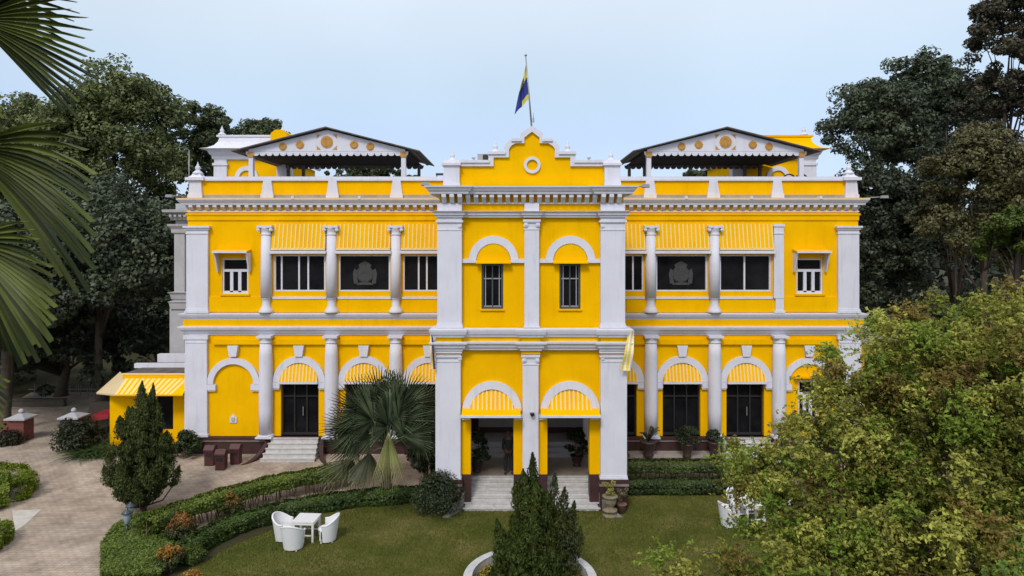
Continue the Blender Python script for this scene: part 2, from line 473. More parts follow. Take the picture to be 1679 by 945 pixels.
# parapet
PY = W + .12
part('parapet', MB().box(wx(318), wx(1399), PY, PY + .22, wz(324.5), wz(296)), YEL)
part('parapet_coping', MB().box(wx(330), wx(1388), PY - .10, PY + .32, wz(296.5), wz(293)).box(wx(330), wx(1388), PY - .06, PY + .28, wz(292.9), wz(289.5)), WHT)
for p in COLS:
    part('parapet_pier', MB().box(wx(p - 10.5), wx(p + 10.5), PY - .16, PY + .1, wz(324.6), wz(318)).box(wx(p - 9.5), wx(p + 9.5), PY - .12, PY + .1, wz(318), wz(296.6), tx=.08, ty=0), WHT)
def finial(xc, yc, z0, s=1.0):
    return MB().lathe(xc, yc, [(.22 * s, z0), (.24 * s, z0 + .04 * s), (.17 * s, z0 + .12 * s), (.10 * s, z0 + .17 * s), (.09 * s, z0 + .21 * s), (.125 * s, z0 + .27 * s), (.10 * s, z0 + .35 * s),
                               (.05 * s, z0 + .41 * s), (.055 * s, z0 + .44 * s), (.025 * s, z0 + .5 * s), (.005, z0 + .58 * s)], 14)
for p, q in ((309, 331), (1386, 1407)):
    o = part('parapet_pier', MB().box(wx(p - 1), wx(q + 1), PY - .18, PY + .5, wz(324.6), wz(319)).box(wx(p), wx(q), PY - .14, PY + .46, wz(319), wz(296), tx=.05, ty=.02)
             .box(wx(p - 4), wx(q + 4), PY - .24, PY + .6, wz(296), wz(291)).box(wx(p - 1), wx(q + 1), PY - .16, PY + .48, wz(291), wz(288), tx=.1, ty=.1).box(wx(p + 3), wx(q - 3), PY - .06, PY + .4, wz(288), wz(284.5), tx=.06, ty=.06), WHT)
    part('finial', finial((wx(p) + wx(q)) / 2, PY + .15, wz(285)), WHT)

# corner pilasters and round columns
for lo, (a, b) in ((0, (305, 342)), (0, (1372, 1410)), (1, (308, 343)), (1, (1372, 1406))):
    mb = MB(); y0 = W - .16
    if lo == 0:
        mb.box(wx(a), wx(b), y0, W + 1.0, FLOOR + .12, wz(556), tx=.02).box(wx(a - 2), wx(b + 2), y0 - .05, W + 1.05, FLOOR, FLOOR + .12)
        mb.box(wx(a - 1.5), wx(b + 1.5), y0 - .04, W + 1.04, wz(556), wz(549.2)).box(wx(a + 2), wx(b - 2), y0 - .02, W + .9, wz(562), wz(560))
    else:
        mb.box(wx(a), wx(b), y0, W + 1.0, wz(506), wz(384), tx=.0).box(wx(a - 2), wx(b + 2), y0 - .06, W + 1.05, wz(512.8), wz(509)).box(wx(a - 1), wx(b + 1), y0 - .03, W + 1.02, wz(509), wz(506))
        mb.box(wx(a - 1), wx(b + 1), y0 - .03, W + 1.02, wz(384), wz(382)).box(wx(a), wx(b), y0, W + 1, wz(382), wz(377)).box(wx(a - 2), wx(b + 2), y0 - .06, W + 1.04, wz(377), wz(374)).box(wx(a - 4), wx(b + 4), y0 - .12, W + 1.08, wz(374), wz(371))
    part('corner_pilaster', mb, WHT)
for p in COLS:
    # ground floor: plain tuscan column with a slight swell
    r = .30; yc = W - .16; z0, z1 = FLOOR, wz(549.2)
    xc = wx(p)
    c = part('column', MB().lathe(xc, yc, [(r * .98, z0 + .14), (r * 1.02, z0 + 1.2), (r * 1.03, z0 + 2.2), (r * .97, z1 - .9), (r * .86, z1 - .34)], 24), WHT)
    part('base', MB().box(xc - r * 1.22, xc + r * 1.22, yc - r * 1.22, yc + r * 1.1, z0, z0 + .07).lathe(xc, yc, [(r * 1.16, z0 + .07), (r * 1.18, z0 + .10), (r * 1.05, z0 + .14)], 24), WHT, c)
    part('capital', MB().lathe(xc, yc, [(r * .86, z1 - .34), (r * .96, z1 - .33), (r * .96, z1 - .30), (r * .87, z1 - .28), (r * .87, z1 - .2), (r * 1.05, z1 - .1)], 24).box(xc - r * 1.1, xc + r * 1.1, yc - r * 1.1, yc + r, z1 - .1, z1), WHT, c)
for p in COLS:
    r = .25; yc = W - .10; xc = wx(p)
    if p == 1275:       # the last one on the right is a square pilaster
        c = part('column', MB().box(wx(p - 8), wx(p + 8), W - .16, W + .02, wz(489), wz(384)), WHT)
        part('capital', MB().box(wx(p - 8.5), wx(p + 8.5), W - .19, W + .02, wz(384), wz(382)).box(wx(p - 8), wx(p + 8), W - .16, W + .02, wz(382), wz(372)).box(wx(p - 9), wx(p + 9), W - .2, W + .02, wz(372), wz(368)), WHT, c)
        part('base', MB().box(wx(p - 5), wx(p + 8), W - .14, W + .02, wz(509), wz(489)).box(wx(p - 8), wx(p + 10), W - .2, W + .02, wz(512.8), wz(509)), WHT, c)
        continue
    c = part('column', MB().lathe(xc, yc, [(r * 1.0, wz(488.5)), (r, wz(440)), (r * .9, wz(386))], 22), WHT)
    part('base', MB().lathe(xc, yc, [(r * 1.28, wz(512.8)), (r * 1.3, wz(510)), (r * 1.05, wz(506)), (r * .78, wz(502)), (r * .72, wz(494)), (r * .78, wz(490)), (r * 1.0, wz(488.5))], 22), WHT, c)
    zt = wz(370)
    mb = MB().lathe(xc, yc, [(r * .9, wz(386)), (r * 1.0, wz(385.5)), (r * 1.0, wz(384.5)), (r * .9, wz(384)), (r * .92, wz(380)), (r * 1.15, wz(375)), (r * 1.2, wz(374))], 22)
    mb.box(xc - r * 1.35, xc + r * 1.35, yc - r * 1.15, yc + r, wz(374), zt)
    for sx in (-1, 1):
        for rr, dy in ((.075, .0), (.04, -.02)):
            mb.disc(xc + sx * r * 1.12, wz(377), rr, yc - r * 1.08 + dy, yc + .05, 12)
    part('capital', mb, WHT, c)

# ground-floor arches
def fan(xc, zs, r, y0, proj, nstr, kind_mats=(YEL, CRM)):
    """striped half-round awning leaning out at the foot"""
    mb = MB()
    def pt(x, h, o=0): return (x, y0 - proj * (1 - h / r) - o, zs + h)
    pitch = 2 * r / nstr
    for i in range(nstr):
        x0 = xc - r + i * pitch
        for (a, b, mi, o) in ((0, .62, 0, 0), (.62, 1.0, 1, .02)):
            xa, xb = x0 + a * pitch, x0 + b * pitch
            ha, hb = (math.sqrt(max(0, r * r - (q - xc) ** 2)) for q in (xa, xb))
            hm = math.sqrt(max(0, r * r - ((xa + xb) / 2 - xc) ** 2))
            fr = [pt(xa, 0, o), pt(xb, 0, o), pt(xb, hb, o), pt((xa + xb) / 2, hm, o), pt(xa, ha, o)]
            bk = [(p[0], y0 + .004, p[2]) for p in fr]
            k = len(fr)
            mb.add(fr + bk, [tuple(range(k))] + [(j, k + j, k + (j + 1) % k, (j + 1) % k) for j in range(k)], mi)
    return mb
def arch_mould(xc, zs, r0, r1, y0, y1, legs, mb=None):
    mb = mb or MB()
    mb.ring(xc, zs, r0, r1, y0, y1, 0, 180, 36)
    return mb
for i, a in enumerate(ARCH):
    xc = wx(a); zs = wz(626)
    r0, r1 = wx(a + 31.5) - xc, wx(a + 42.5) - xc
    blind = i in (0, 7)
    if blind: r0, r1 = wx(a + 33) - xc, wx(a + 43) - xc
    dz = wz(600) - wz(608) if blind else 0
    mb = MB().ring(xc, zs - (.0 if not blind else .1), r0, r1, W - .13, W - .003, 0, 180, 36)
    z0, z1 = wz(638), wz(626)
    if blind: z0, z1 = wz(641), wz(629.6)
    lx, rx = a - 46, a + 46
    for s in (-1, 1):
        e = xc + s * (wx(a + 50) - xc if not blind else wx(a + 47) - xc)
        q = xc + s * (r0 - (0 if not blind else .12))
        mb.box(min(e, q), max(e, q), W - .15, W - .004, z0 + .06, z1 - .01).box(min(e, q) + .02, max(e, q) - .02, W - .12, W - .004, z0, z0 + .06)
    part('arch_moulding', mb, WHT)
    part('keystone', MB().prism([(xc - .16, wz(584)), (xc + .16, wz(584)), (xc + .24, wz(566)), (xc - .24, wz(566))], W - .2, W - .005), WHT)
    if not blind:
        part('awning', fan(xc, wz(624.5), r0 - .01, W - .04, .22, 11), [YEL, CRM])
        part('lintel', MB().box(xc - r0, xc + r0, W - .30, W + .1, wz(628), wz(624.8)), WHT)
        f = MB(); x0, x1 = xc - wx(a + 31) + wx(a) , xc + wx(a + 31) - wx(a)
        x0, x1 = wx(a - 31) + .005, wx(a + 31) - .005
        y = W + .18
        f.box(x0, x0 + .07, y, y + .07, DZ0, DZ1).box(x1 - .07, x1, y, y + .07, DZ0, DZ1).box(x0 + .07, x1 - .07, y, y + .07, DZ1 - .07, DZ1)
        for t in (.33, .66): f.box(x0 + (x1 - x0) * t - .03, x0 + (x1 - x0) * t + .03, y, y + .07, DZ0, DZ1 - .07)
        f.box(x0 + .07, x1 - .07, y - .01, y + .06, DZ0 + 1.75, DZ0 + 1.81).box(x0 + .07, x1 - .07, y - .01, y + .06, DZ0, DZ0 + .12)
        d = part('door', f, BLK)
        part('pane', MB().box(x0 + .01, x1 - .01, y + .08, y + .1, DZ0, DZ1), GLS, d)
        if i in (1, 2, 6):
            part('handle', MB().box((x0 + x1) / 2 + .1, (x0 + x1) / 2 + .13, y - .06, y - .012, DZ0 + .9, DZ0 + 1.3), MET, d)
# recessed white wall notice in the blind arch
nx = wx(383)
part('wall_niche', MB().prism([(nx - .16, wz(693)), (nx + .16, wz(693)), (nx + .16, wz(684)), (nx + .11, wz(684)), (nx, wz(678)), (nx - .11, wz(684)), (nx - .16, wz(684))], W - .05, W - .003), WHT)
part('wall_niche_lamp', MB().box(nx - .07, nx + .07, W - .09, W - .051, wz(690), wz(684)), GRW)
# ground-floor window on the right bay
def casement(x0, x1, z0, z1, yw, small=True):
    y = yw + .05
    t = .07
    f = MB().box(x0, x0 + t, y, y + .1, z0, z1).box(x1 - t, x1, y, y + .1, z0, z1).box(x0 + t, x1 - t, y, y + .1, z1 - t, z1).box(x0 + t, x1 - t, y, y + .1, z0, z0 + t)
    zm = z0 + (z1 - z0) * .66
    f.box(x0 + t, x1 - t, y + .01, y + .09, zm - .06, zm + .06)
    for k in (.345, .655):
        xx = x0 + (x1 - x0) * k
        f.box(xx - .07, xx + .07, y + .012, y + .088, z0 + t, zm - .06)
    f.box(x0 + t, x1 - t, y + .012, y + .088, z0 + t, z0 + t + .06)
    w = part('window', f, WHT)
    part('pane', MB().box(x0 + .02, x1 - .02, y + .105, y + .12, z0 + .02, z1 - .02), GLS, w)
    return w
g = GWIN[0]
casement(*g, W)
part('lintel', MB().box(g[0] - .25, g[1] + .25, W - .3, W - .004, wz(619), wz(616)), YEL)
part('tympanum', MB().ring(wx(1325), wz(620), 0.001, .9, W - .05, W - .006, 0, 180, 24), YEL)
for (a, b, c, d) in SMALL:
    casement(wx(a), wx(b), wz(c), wz(d), W)
    x0, x1 = wx(a - 7), wx(b + 5)
    hb = MB()
    hb.prism_x([(W - .02, wz(412)), (W - .55, wz(414.5)), (W - .55, wz(412)), (W - .02, wz(408.5))], x0, x1)
    part('window_hood', hb, YEL)
    part('hood_edge', MB().box(x0 - .01, x1 + .01, W - .59, W - .552, wz(415), wz(411.4)), WHT)
    for xx in (x0 + .02, x1 - .08):
        part('hood_bracket', MB().prism_x([(W - .003, wz(413.5)), (W - .53, wz(415.2)), (W - .45, wz(419)), (W - .16, wz(446)), (W - .003, wz(447))], xx, xx + .06), WHT)
    part('window_sill', MB().box(wx(a - 3), wx(b + 3), W - .08, W - .002, wz(485), wz(482.2)), YEL)

# upper gallery windows with striped awnings
def crest(xc, zc, s, y):
    m = MB()
    m.disc(xc, zc - .02 * s, .30 * s, y, y + .006, 20)
    m.prism([(xc - .2 * s, zc + .2 * s), (xc + .2 * s, zc + .2 * s), (xc + .26 * s, zc + .34 * s), (xc + .12 * s, zc + .44 * s), (xc, zc + .5 * s), (xc - .12 * s, zc + .44 * s), (xc - .26 * s, zc + .34 * s)], y - .007, y - .001)
    for q in (-1, 1):
        m.prism([(xc + q * .26 * s, zc - .42 * s), (xc + q * .44 * s, zc - .40 * s), (xc + q * .48 * s, zc), (xc + q * .42 * s, zc + .2 * s), (xc + q * .3 * s, zc + .1 * s), (xc + q * .33 * s, zc - .1 * s)], y - .007, y - .001)
        m.ring(xc + q * .13 * s, zc + .05 * s, .05 * s, .09 * s, y - .014, y - .008, 0, 360, 12)
    m.prism([(xc - .36 * s, zc - .46 * s), (xc + .36 * s, zc - .46 * s), (xc + .22 * s, zc - .36 * s), (xc - .22 * s, zc - .36 * s)], y - .007, y - .001)
    m.ring(xc, zc - .02 * s, .31 * s, .34 * s, y - .004, y + .004, 0, 360, 24)
    return m
MULL = {491.5: (.14, .48, .66), 597.5: (), 703: (.30, .46), 1013: (.62, .8), 1117.5: (), 1222: (.49,)}
for a in UWIN:
    x0, x1, z0, z1 = wx(a - 42) + .003, wx(a + 42) - .003, wz(478) + .003, wz(418) - .003
    y = W + .02
    t = .06
    f = MB().box(x0, x0 + t, y, y + .12, z0, z1).box(x1 - t, x1, y, y + .12, z0, z1).box(x0 + t, x1 - t, y, y + .12, z1 - t, z1).box(x0 + t, x1 - t, y, y + .12, z0, z0 + t)
    for k in MULL[a]:
        xx = x0 + (x1 - x0) * k
        f.box(xx - .035, xx + .035, y + .02, y + .1, z0 + t, z1 - t)
    w = part('window', f, WHT)
    part('pane', MB().box(x0 + .02, x1 - .02, y + .105, y + .118, z0 + .02, z1 - .02), GLS, w)
    if not MULL[a]: part('crest', crest((x0 + x1) / 2, (z0 + z1) / 2 - .02, 1.15, y + .095), ETC, w)
    part('window_sill', MB().box(wx(a - 44), wx(a + 44), W - .09, W - .003, wz(490.4), wz(486.6)), WHT)
    # slatted awning
    ax0, ax1 = wx(a - 44), wx(a + 44)
    zt, zb = wz(367.5), wz(409)
    mb = MB(); ns = 13; pitch = (ax1 - ax0) / ns
    mb.prism_x([(W - .004, zt), (W - .06, zt), (W - .26, zb), (W - .004, zb)], ax0, ax1)
    for i in range(ns):
        xx = ax0 + pitch * (i + .6)
        mb.prism_x([(W - .061, zt - .01), (W - .075, zt - .01), (W - .275, zb + .05), (W - .262, zb + .05)], xx, xx + pitch * .28, 1)
    part('awning', mb, [YEL, CRM])
    part('awning_rail', MB().box(ax0, ax1, W - .29, W - .2, zb - .03, zb + .045), CRM)
    part('lintel', MB().box(ax0 - .04, ax1 + .04, W - .34, W + .01, wz(416), wz(411.2)), WHT)

# ---- central porch block
PYB = C + .25                     # face of the yellow wall between the pillars
LOP = [(771, 842), (898, 968)]
UW = [(789, 825), (918, 953)]
hl = [(cx(a), cx(b), cz(782), cz(682)) for a, b in LOP] + [(cx(a), cx(b), cz(508), cz(433)) for a, b in UW]
part('porch_wall', MB().wall(cx(720), cx(1024), PYB, PYB + .45, cz(782), cz(308), hl), YEL)
mb = MB()
for xa, xb in ((cx(719), cx(719) + .4), (cx(1025) - .4, cx(1025))):
    M = Matrix(((0, 1, 0, 0), (1, 0, 0, 0), (0, 0, 1, 0), (0, 0, 0, 1)))
    b = len(mb.v)
    mb.wall(PYB + .46, W - .01, xa, xb, .1, cz(308), [(28.4, 29.6, 1.0, 4.0), (27.4, 28.2, 7.4, 9.1), (29.0, 29.8, 7.4, 9.1)])
    mb.xform(M, b)
part('porch_side_wall', mb, YEL)
for xa in (cx(719) + .25, cx(1025) - .27):
    for yy in (27.4, 29.0):
        part('window', MB().box(xa, xa + .02, yy, yy + .8, 7.4, 9.1), GLS)
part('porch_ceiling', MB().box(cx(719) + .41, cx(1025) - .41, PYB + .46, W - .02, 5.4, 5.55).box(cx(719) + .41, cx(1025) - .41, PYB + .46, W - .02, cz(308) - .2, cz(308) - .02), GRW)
FZ = .77
part('porch_floor', MB().box(cx(722) + .35, cx(1022) - .35, 26.66, W - .02, .05, FZ), FLR)
mb = MB()
for k in range(3): mb.box(cx(735), cx(1010), 29.0 + .3 * k, W - .03, FZ + .16 * k + .002, FZ + .16 * (k + 1))
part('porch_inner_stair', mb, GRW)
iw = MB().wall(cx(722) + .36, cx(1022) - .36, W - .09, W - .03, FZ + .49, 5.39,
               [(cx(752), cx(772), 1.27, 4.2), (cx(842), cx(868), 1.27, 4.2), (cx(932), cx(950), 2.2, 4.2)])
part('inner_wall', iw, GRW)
for a, b, zz in ((752, 772, 1.27), (842, 868, 1.27)): part('inner_door', MB().box(cx(a), cx(b), W - .028, W - .02, zz, 4.2), BLK)
part('inner_window', MB().box(cx(932), cx(950), W - .028, W - .02, 2.2, 4.2), GLS)
part('inner_dado', MB().box(cx(730), cx(752) - .02, W - .13, W - .1, 1.26, 1.5).box(cx(772) + .02, cx(842) - .02, W - .13, W - .1, 1.26, 1.5).box(cx(868) + .02, cx(1000), W - .13, W - .1, 1.26, 1.5), PLI)
part('inner_pillar', MB().box(X(956, 29.6), X(975, 29.6), 29.45, 29.75, Z(722, 29.6), 5.39).box(X(954, 29.6), X(977, 29.6), 29.4, 29.8, FZ + .34, Z(722, 29.6) - .003), WHT)

# pillars
for (a, b) in ((714, 755), (985, 1028)):
    mb = MB()
    mb.box(cx(a), cx(b), C, C + .95, cz(780), cz(594)).box(cx(a - 1.5), cx(b + 1.5), C - .04, C + 1, cz(786), cz(783)).box(cx(a - .5), cx(b + .5), C - .02, C + .97, cz(783), cz(780))
    mb.box(cx(a - .5), cx(b + .5), C - .02, C + .97, cz(594), cz(592)).box(cx(a), cx(b), C, C + .95, cz(592), cz(586)).box(cx(a - 2), cx(b + 2), C - .06, C + 1, cz(586), cz(583.4)).box(cx(a), cx(b), C + .02, C + .95, cz(583.4), cz(579)).box(cx(a - 2.5), cx(b + 2.5), C - .07, C + 1, cz(579), cz(574.4))
    part('pillar', mb, WHT)
    p = part('pillar_plinth', MB().box(cx(a - 1), cx(b + 1), C - .03, C + 1.1, 0, cz(792)).box(cx(a - 3), cx(b + 3), C - .08, C + 1.1, cz(792), cz(786.2)), PLI)
    part('plinth_band', MB().box(cx(a - 2.6), cx(b + 2.6), C - .07, C + 1.08, cz(797), cz(793)), mat('plinth_band_stone', (.22, .16, .15), .6, var=.2), p)
for (a, b) in ((717, 757), (985, 1025)):
    mb = MB()
    mb.box(cx(a), cx(b), C, C + .95, cz(532), cz(378)).box(cx(a - 2), cx(b + 2), C - .05, C + 1, cz(538), cz(534)).box(cx(a - 1), cx(b + 1), C - .03, C + .98, cz(534), cz(531))
    mb.box(cx(a - .7), cx(b + .7), C - .02, C + .97, cz(378), cz(376)).box(cx(a), cx(b), C, C + .95, cz(376), cz(365)).box(cx(a - 2.5), cx(b + 2.5), C - .06, C + 1, cz(365), cz(361.4)).box(cx(a), cx(b), C, C + .95, cz(361.4), cz(356.5))
    mb.box(cx(a), cx(b), C, C + .95, cz(346), cz(334))
    inner = b if a < 800 else a
    for zz in (cz(371), cz(588.5)):
        mb.disc(cx(inner - 3 if a < 800 else inner + 3), zz, .07, C - .035, C + .1, 14)
        mb.disc(cx(inner - 3 if a < 800 else inner + 3), zz, .035, C - .06, C + .1, 10)
    part('pillar', mb, WHT)
# middle pilaster
for (a, b, z0, z1, zc0, zc1, lo) in ((857, 883, 782, 598, 598, 582, 1), (860, 884, 536, 376, 376, 360, 0)):
    mb = MB().box(cx(a), cx(b), C + .03, C + .26, cz(z0), cz(z1))
    if lo == 0: mb.box(cx(a - 1.5), cx(b + 1.5), C, C + .26, cz(538), cz(535.5)).box(cx(a), cx(b), C + .03, C + .26, cz(346), cz(334))
    c = part('pilaster', mb, WHT)
    m2 = MB().box(cx(a - 1), cx(b + 1), C + .01, C + .26, cz(zc0 + 1), cz(zc0 - 1)).box(cx(a + .5), cx(b - .5), C + .035, C + .26, cz(zc0 - 1), cz(zc1 + 6)).box(cx(a - 2.5), cx(b + 2.5), C - .03, C + .26, cz(zc1 + 4), cz(zc1))
    m2.box(cx(a - 1), cx(b + 1), C, C + .26, cz(zc1 + 6), cz(zc1 + 4))
    for q in (a + 2, b - 2):
        m2.disc(cx(q), cz(zc1 + 9), .085, C - .02, C + .1, 14).disc(cx(q), cz(zc1 + 9), .04, C - .05, C + .1, 10)
    part('capital', m2, WHT, c)
# mouldings of the block, breaking forward over the pillars
def run(mb, prof, ztop, segs, yb):
    for (a, b, off) in segs:
        mb.cornice(cx(a), cx(b), C - off, yb, prof)
SEGM = [(714.5, 757, .06), (855, 886, .04), (985, 1027.5, .06)]
mb = MB()
p1 = [(0, cz(553)), (.10, cz(552.6)), (.12, cz(549)), (.17, cz(548)), (.21, cz(543)), (.22, cz(540)), (0, cz(538.4))]
p2 = [(0, cz(575)), (.05, cz(574.6)), (.06, cz(571)), (.12, cz(570)), (.15, cz(565)), (.22, cz(563.5)), (.23, cz(561)), (0, cz(560))]
for pr in (p1, p2):
    mb.cornice(cx(719), cx(1024), C + .12, W, pr)
    for a, b, o in SEGM: mb.cornice(cx(a), cx(b), C - o, C + 1.0 if a != 855 else C + .2, pr)
part('cornice', mb, WHT)
mb = MB().box(cx(719), cx(1024), C + .1, C + .26, cz(560.2), cz(552.5))
for a, b, o in SEGM: mb.box(cx(a), cx(b), C - o + .02, C + .3, cz(560.4), cz(552.3)).box(cx(a), cx(b), C - o + .04, C + .3, cz(581), cz(574.9))
part('frieze', mb, YEL)
mb = MB()
p3 = [(0, cz(357)), (.05, cz(356.6)), (.06, cz(353.5)), (.11, cz(352.8)), (.13, cz(348.5)), (.19, cz(347.5)), (.2, cz(346.4)), (0, cz(345.8))]
mb.cornice(cx(719), cx(1024), C + .14, W, p3)
for a, b, o in ((717, 757, 0.0), (860, 884, -.06), (985, 1025, 0.0)): mb.cornice(cx(a), cx(b), C - o - .02, C + .5, p3)
part('architrave', mb, WHT)
mb = MB()
p4 = [(0, cz(319)), (.26, cz(318.6)), (.28, cz(315)), (.33, cz(313.5)), (.38, cz(309.5)), (.42, cz(308.5)), (.43, cz(306)), (0, cz(304.4))]
mb.cornice(cx(719), cx(1024), C + .12, W, p4)
for a, b, o in ((717, 757, 0.0), (985, 1025, 0.0)): mb.cornice(cx(a), cx(b), C - o - .005, C + 1.0, p4)
for i in range(23):
    xc = cx(722) + (cx(1021) - cx(722)) * (i + .5) / 23
    f = C if (i < 3 or i > 19) else C + .24
    modillion(mb, xc, f, cz(333), cz(319), .26 if f == C else .34, .16)
mb.cornice(cx(719), cx(1024), C + .2, W, [(0, cz(334.5)), (.04, cz(334)), (.04, cz(332)), (0, cz(331.8))])
part('cornice', mb, WHT)
# upper arches
for (xa, zsp, r0p, r1p, ya) in ((809, 428, 28.5, 41, 0), (936, 428, 28.5, 41, 0)):
    xc = cx(xa); zs = cz(zsp)
    mb = MB().ring(xc, zs, r0p * C / F, r1p * C / F, PYB - .10, PYB - .003, 0, 180, 36)
    lo, hi = (757, 860) if xa < 850 else (884, 985)
    mb.box(cx(lo), xc - r0p * C / F, PYB - .12, PYB - .004, cz(431.5), cz(425)).box(xc + r0p * C / F, cx(hi), PYB - .12, PYB - .004, cz(431.5), cz(425))
    part('arch_moulding', mb, WHT)
    part('tympanum', MB().ring(xc, zs + .02, .001, r0p * C / F - .02, PYB - .07, PYB - .005, 0, 180, 30), YEL)
    part('window_hood', MB().prism_x([(PYB - .005, cz(430)), (PYB - .30, cz(432.5)), (PYB - .30, cz(430.5)), (PYB - .005, cz(426.5))], xc - r0p * C / F, xc + r0p * C / F), YEL)
for (a, b) in UW:
    x0, x1, z0, z1 = cx(a) + .003, cx(b) - .003, cz(508) + .003, cz(433) - .003
    y = PYB + .06; t = .075
    f = MB().box(x0, x0 + t, y, y + .1, z0, z1).box(x1 - t, x1, y, y + .1, z0, z1).box(x0 + t, x1 - t, y, y + .1, z1 - t, z1).box(x0 + t, x1 - t, y, y + .1, z0, z0 + t)
    zm = z0 + (z1 - z0) * .67
    w = part('window', f, GRN)
    xm = (x0 + x1) / 2
    g2 = MB().box(x0 + t, x1 - t, y + .03, y + .08, zm - .02, zm + .02)
    for s in (x0 + t + .05, x1 - t - .09): g2.box(s, s + .035, y + .04, y + .08, z0 + t, z1 - t)
    g2.box(x0 + t, x1 - t, y + .035, y + .085, z0 + t, z0 + t + .04)
    part('sash', g2, GRF, w)
    part('mullion', MB().box(xm - .025, xm + .025, y + .02, y + .075, z0 + t, z1 - t), GRN, w)
    part('pane', MB().box(x0 + .02, x1 - .02, y + .105, y + .12, z0 + .02, z1 - .02), GLS, w)
    part('window_sill', MB().box(x0 - .05, x1 + .05, PYB - .07, PYB - .003, cz(510.5), cz(508.2)), YEL)
# lower arches
for (a, b), xa in zip(LOP, (806.5, 935.5)):
    xc = cx(xa); zs = cz(676); r0, r1 = 36 * C / F, 49 * C / F
    mb = MB().ring(xc, zs, r0, r1, PYB - .12, PYB - .003, 0, 180, 40)
    lo, hi = (755, 857) if xa < 850 else (883, 985)
    for s, q in ((cx(lo), cx(a)), (cx(b), cx(hi))):
        mb.box(s, q, PYB - .14, PYB - .004, cz(687), cz(681)).box(s + .02, q - .02, PYB - .1, PYB - .004, cz(690.5), cz(687))
    part('arch_moulding', mb, WHT)
    part('awning', fan(xc, cz(674), r0 - .01, PYB - .03, .2, 10), [YEL, CRM])
    part('awning_ledge', MB().prism_x([(PYB - .13, cz(676.5)), (PYB - .62, cz(679)), (PYB - .62, cz(677.6)), (PYB - .13, cz(671))], cx(xa - 49), cx(xa + 47)), YEL)
    part('ledge_edge', MB().box(cx(xa - 50), cx(xa + 48), PYB - .66, PYB - .622, cz(681), cz(677.2)), WHT)
    for s, q in ((cx(lo), cx(a)), (cx(b), cx(hi))):
        part('pier_base', MB().box(s + .004, q + .004, PYB - .03, PYB + .5, .1, cz(781.6)), PLI)
# stepped gable parapet
AX = 872.5
half = [(119.5, 305), (119.5, 271.5), (63.5, 271.5), (63.5, 257), (38, 257), (38, 243), (34, 237.5), (27, 233.5), (12.5, 233.5), (12.5, 224), (0, 214.5)]
poly = [(cx(AX - a), cz(b)) for a, b in half] + [(cx(AX + a), cz(b)) for a, b in half[-2::-1]]
part('gable', MB().prism(poly, C + .32, C + .75), YEL)
def cop(th0):
    """white coping that follows the steps"""
    pts = [(119.5, 271.5), (63.5, 271.5), (63.5, 257), (38, 257), (38, 243), (34, 237.5), (27, 233.5), (12.5, 233.5), (12.5, 224), (0, 214.5)]
    outp = [(119.5, 262), (72, 262), (72, 248), (46, 248), (46, 239), (41, 231.5), (33, 226.5), (19, 226.5), (19, 217.5), (0, 205)]
    mb = MB()
    for s in (-1, 1):
        for i in range(len(pts) - 1):
            q = [pts[i], pts[i + 1], outp[i + 1], outp[i]]
            mb.prism([(cx(AX + s * a), cz(b)) for a, b in q], C + .22, C + .85)
        # thin drip fillet
        for (a, b, c) in ((120, 70, 264), (73.5, 44, 250), (34, 17, 228.5)):
            xa, xb = sorted((cx(AX + s * a), cx(AX + s * b)))
            mb.box(xa, xb, C + .16, C + .9, cz(c + 2), cz(c - 2.5))
    return mb
part('gable_coping', cop(0), WHT)
part('ring_ornament', MB().ring(cx(AX + .5), cz(269.5), 9 * C / F, 13.8 * C / F, C + .24, C + .325, 0, 360, 36), WHT)
part('gable_band', MB().box(cx(753), cx(992), C + .27, C + .322, cz(304.6), cz(290)), YEL)
for (a, b) in ((727, 753), (992, 1018)):
    part('parapet_pier', MB().box(cx(a), cx(b), C + .1, C + 1, cz(305), cz(271)).box(cx(a - 1), cx(b + 1.5), C + .06, C + 1.05, cz(305), cz(297), tx=.03).box(cx(a - 3), cx(b + 2), C + .02, C + 1.1, cz(271), cz(267)).box(cx(a - 1), cx(b + 1), C + .06, C + 1.05, cz(267), cz(262), tx=.05, ty=.05), WHT)
    part('finial', finial(cx((a + b) / 2), C + .5, cz(262.5), .75), WHT)
for p in (811.5, 932.5): part('finial', finial(cx(p), C + .5, cz(249), .85), WHT)
part('porch_parapet', MB().box(cx(722), cx(722) + .3, C + 1.05, W, cz(305), cz(280)).box(cx(1022) - .3, cx(1022), C + 1.05, W, cz(305), cz(280)), WHT)

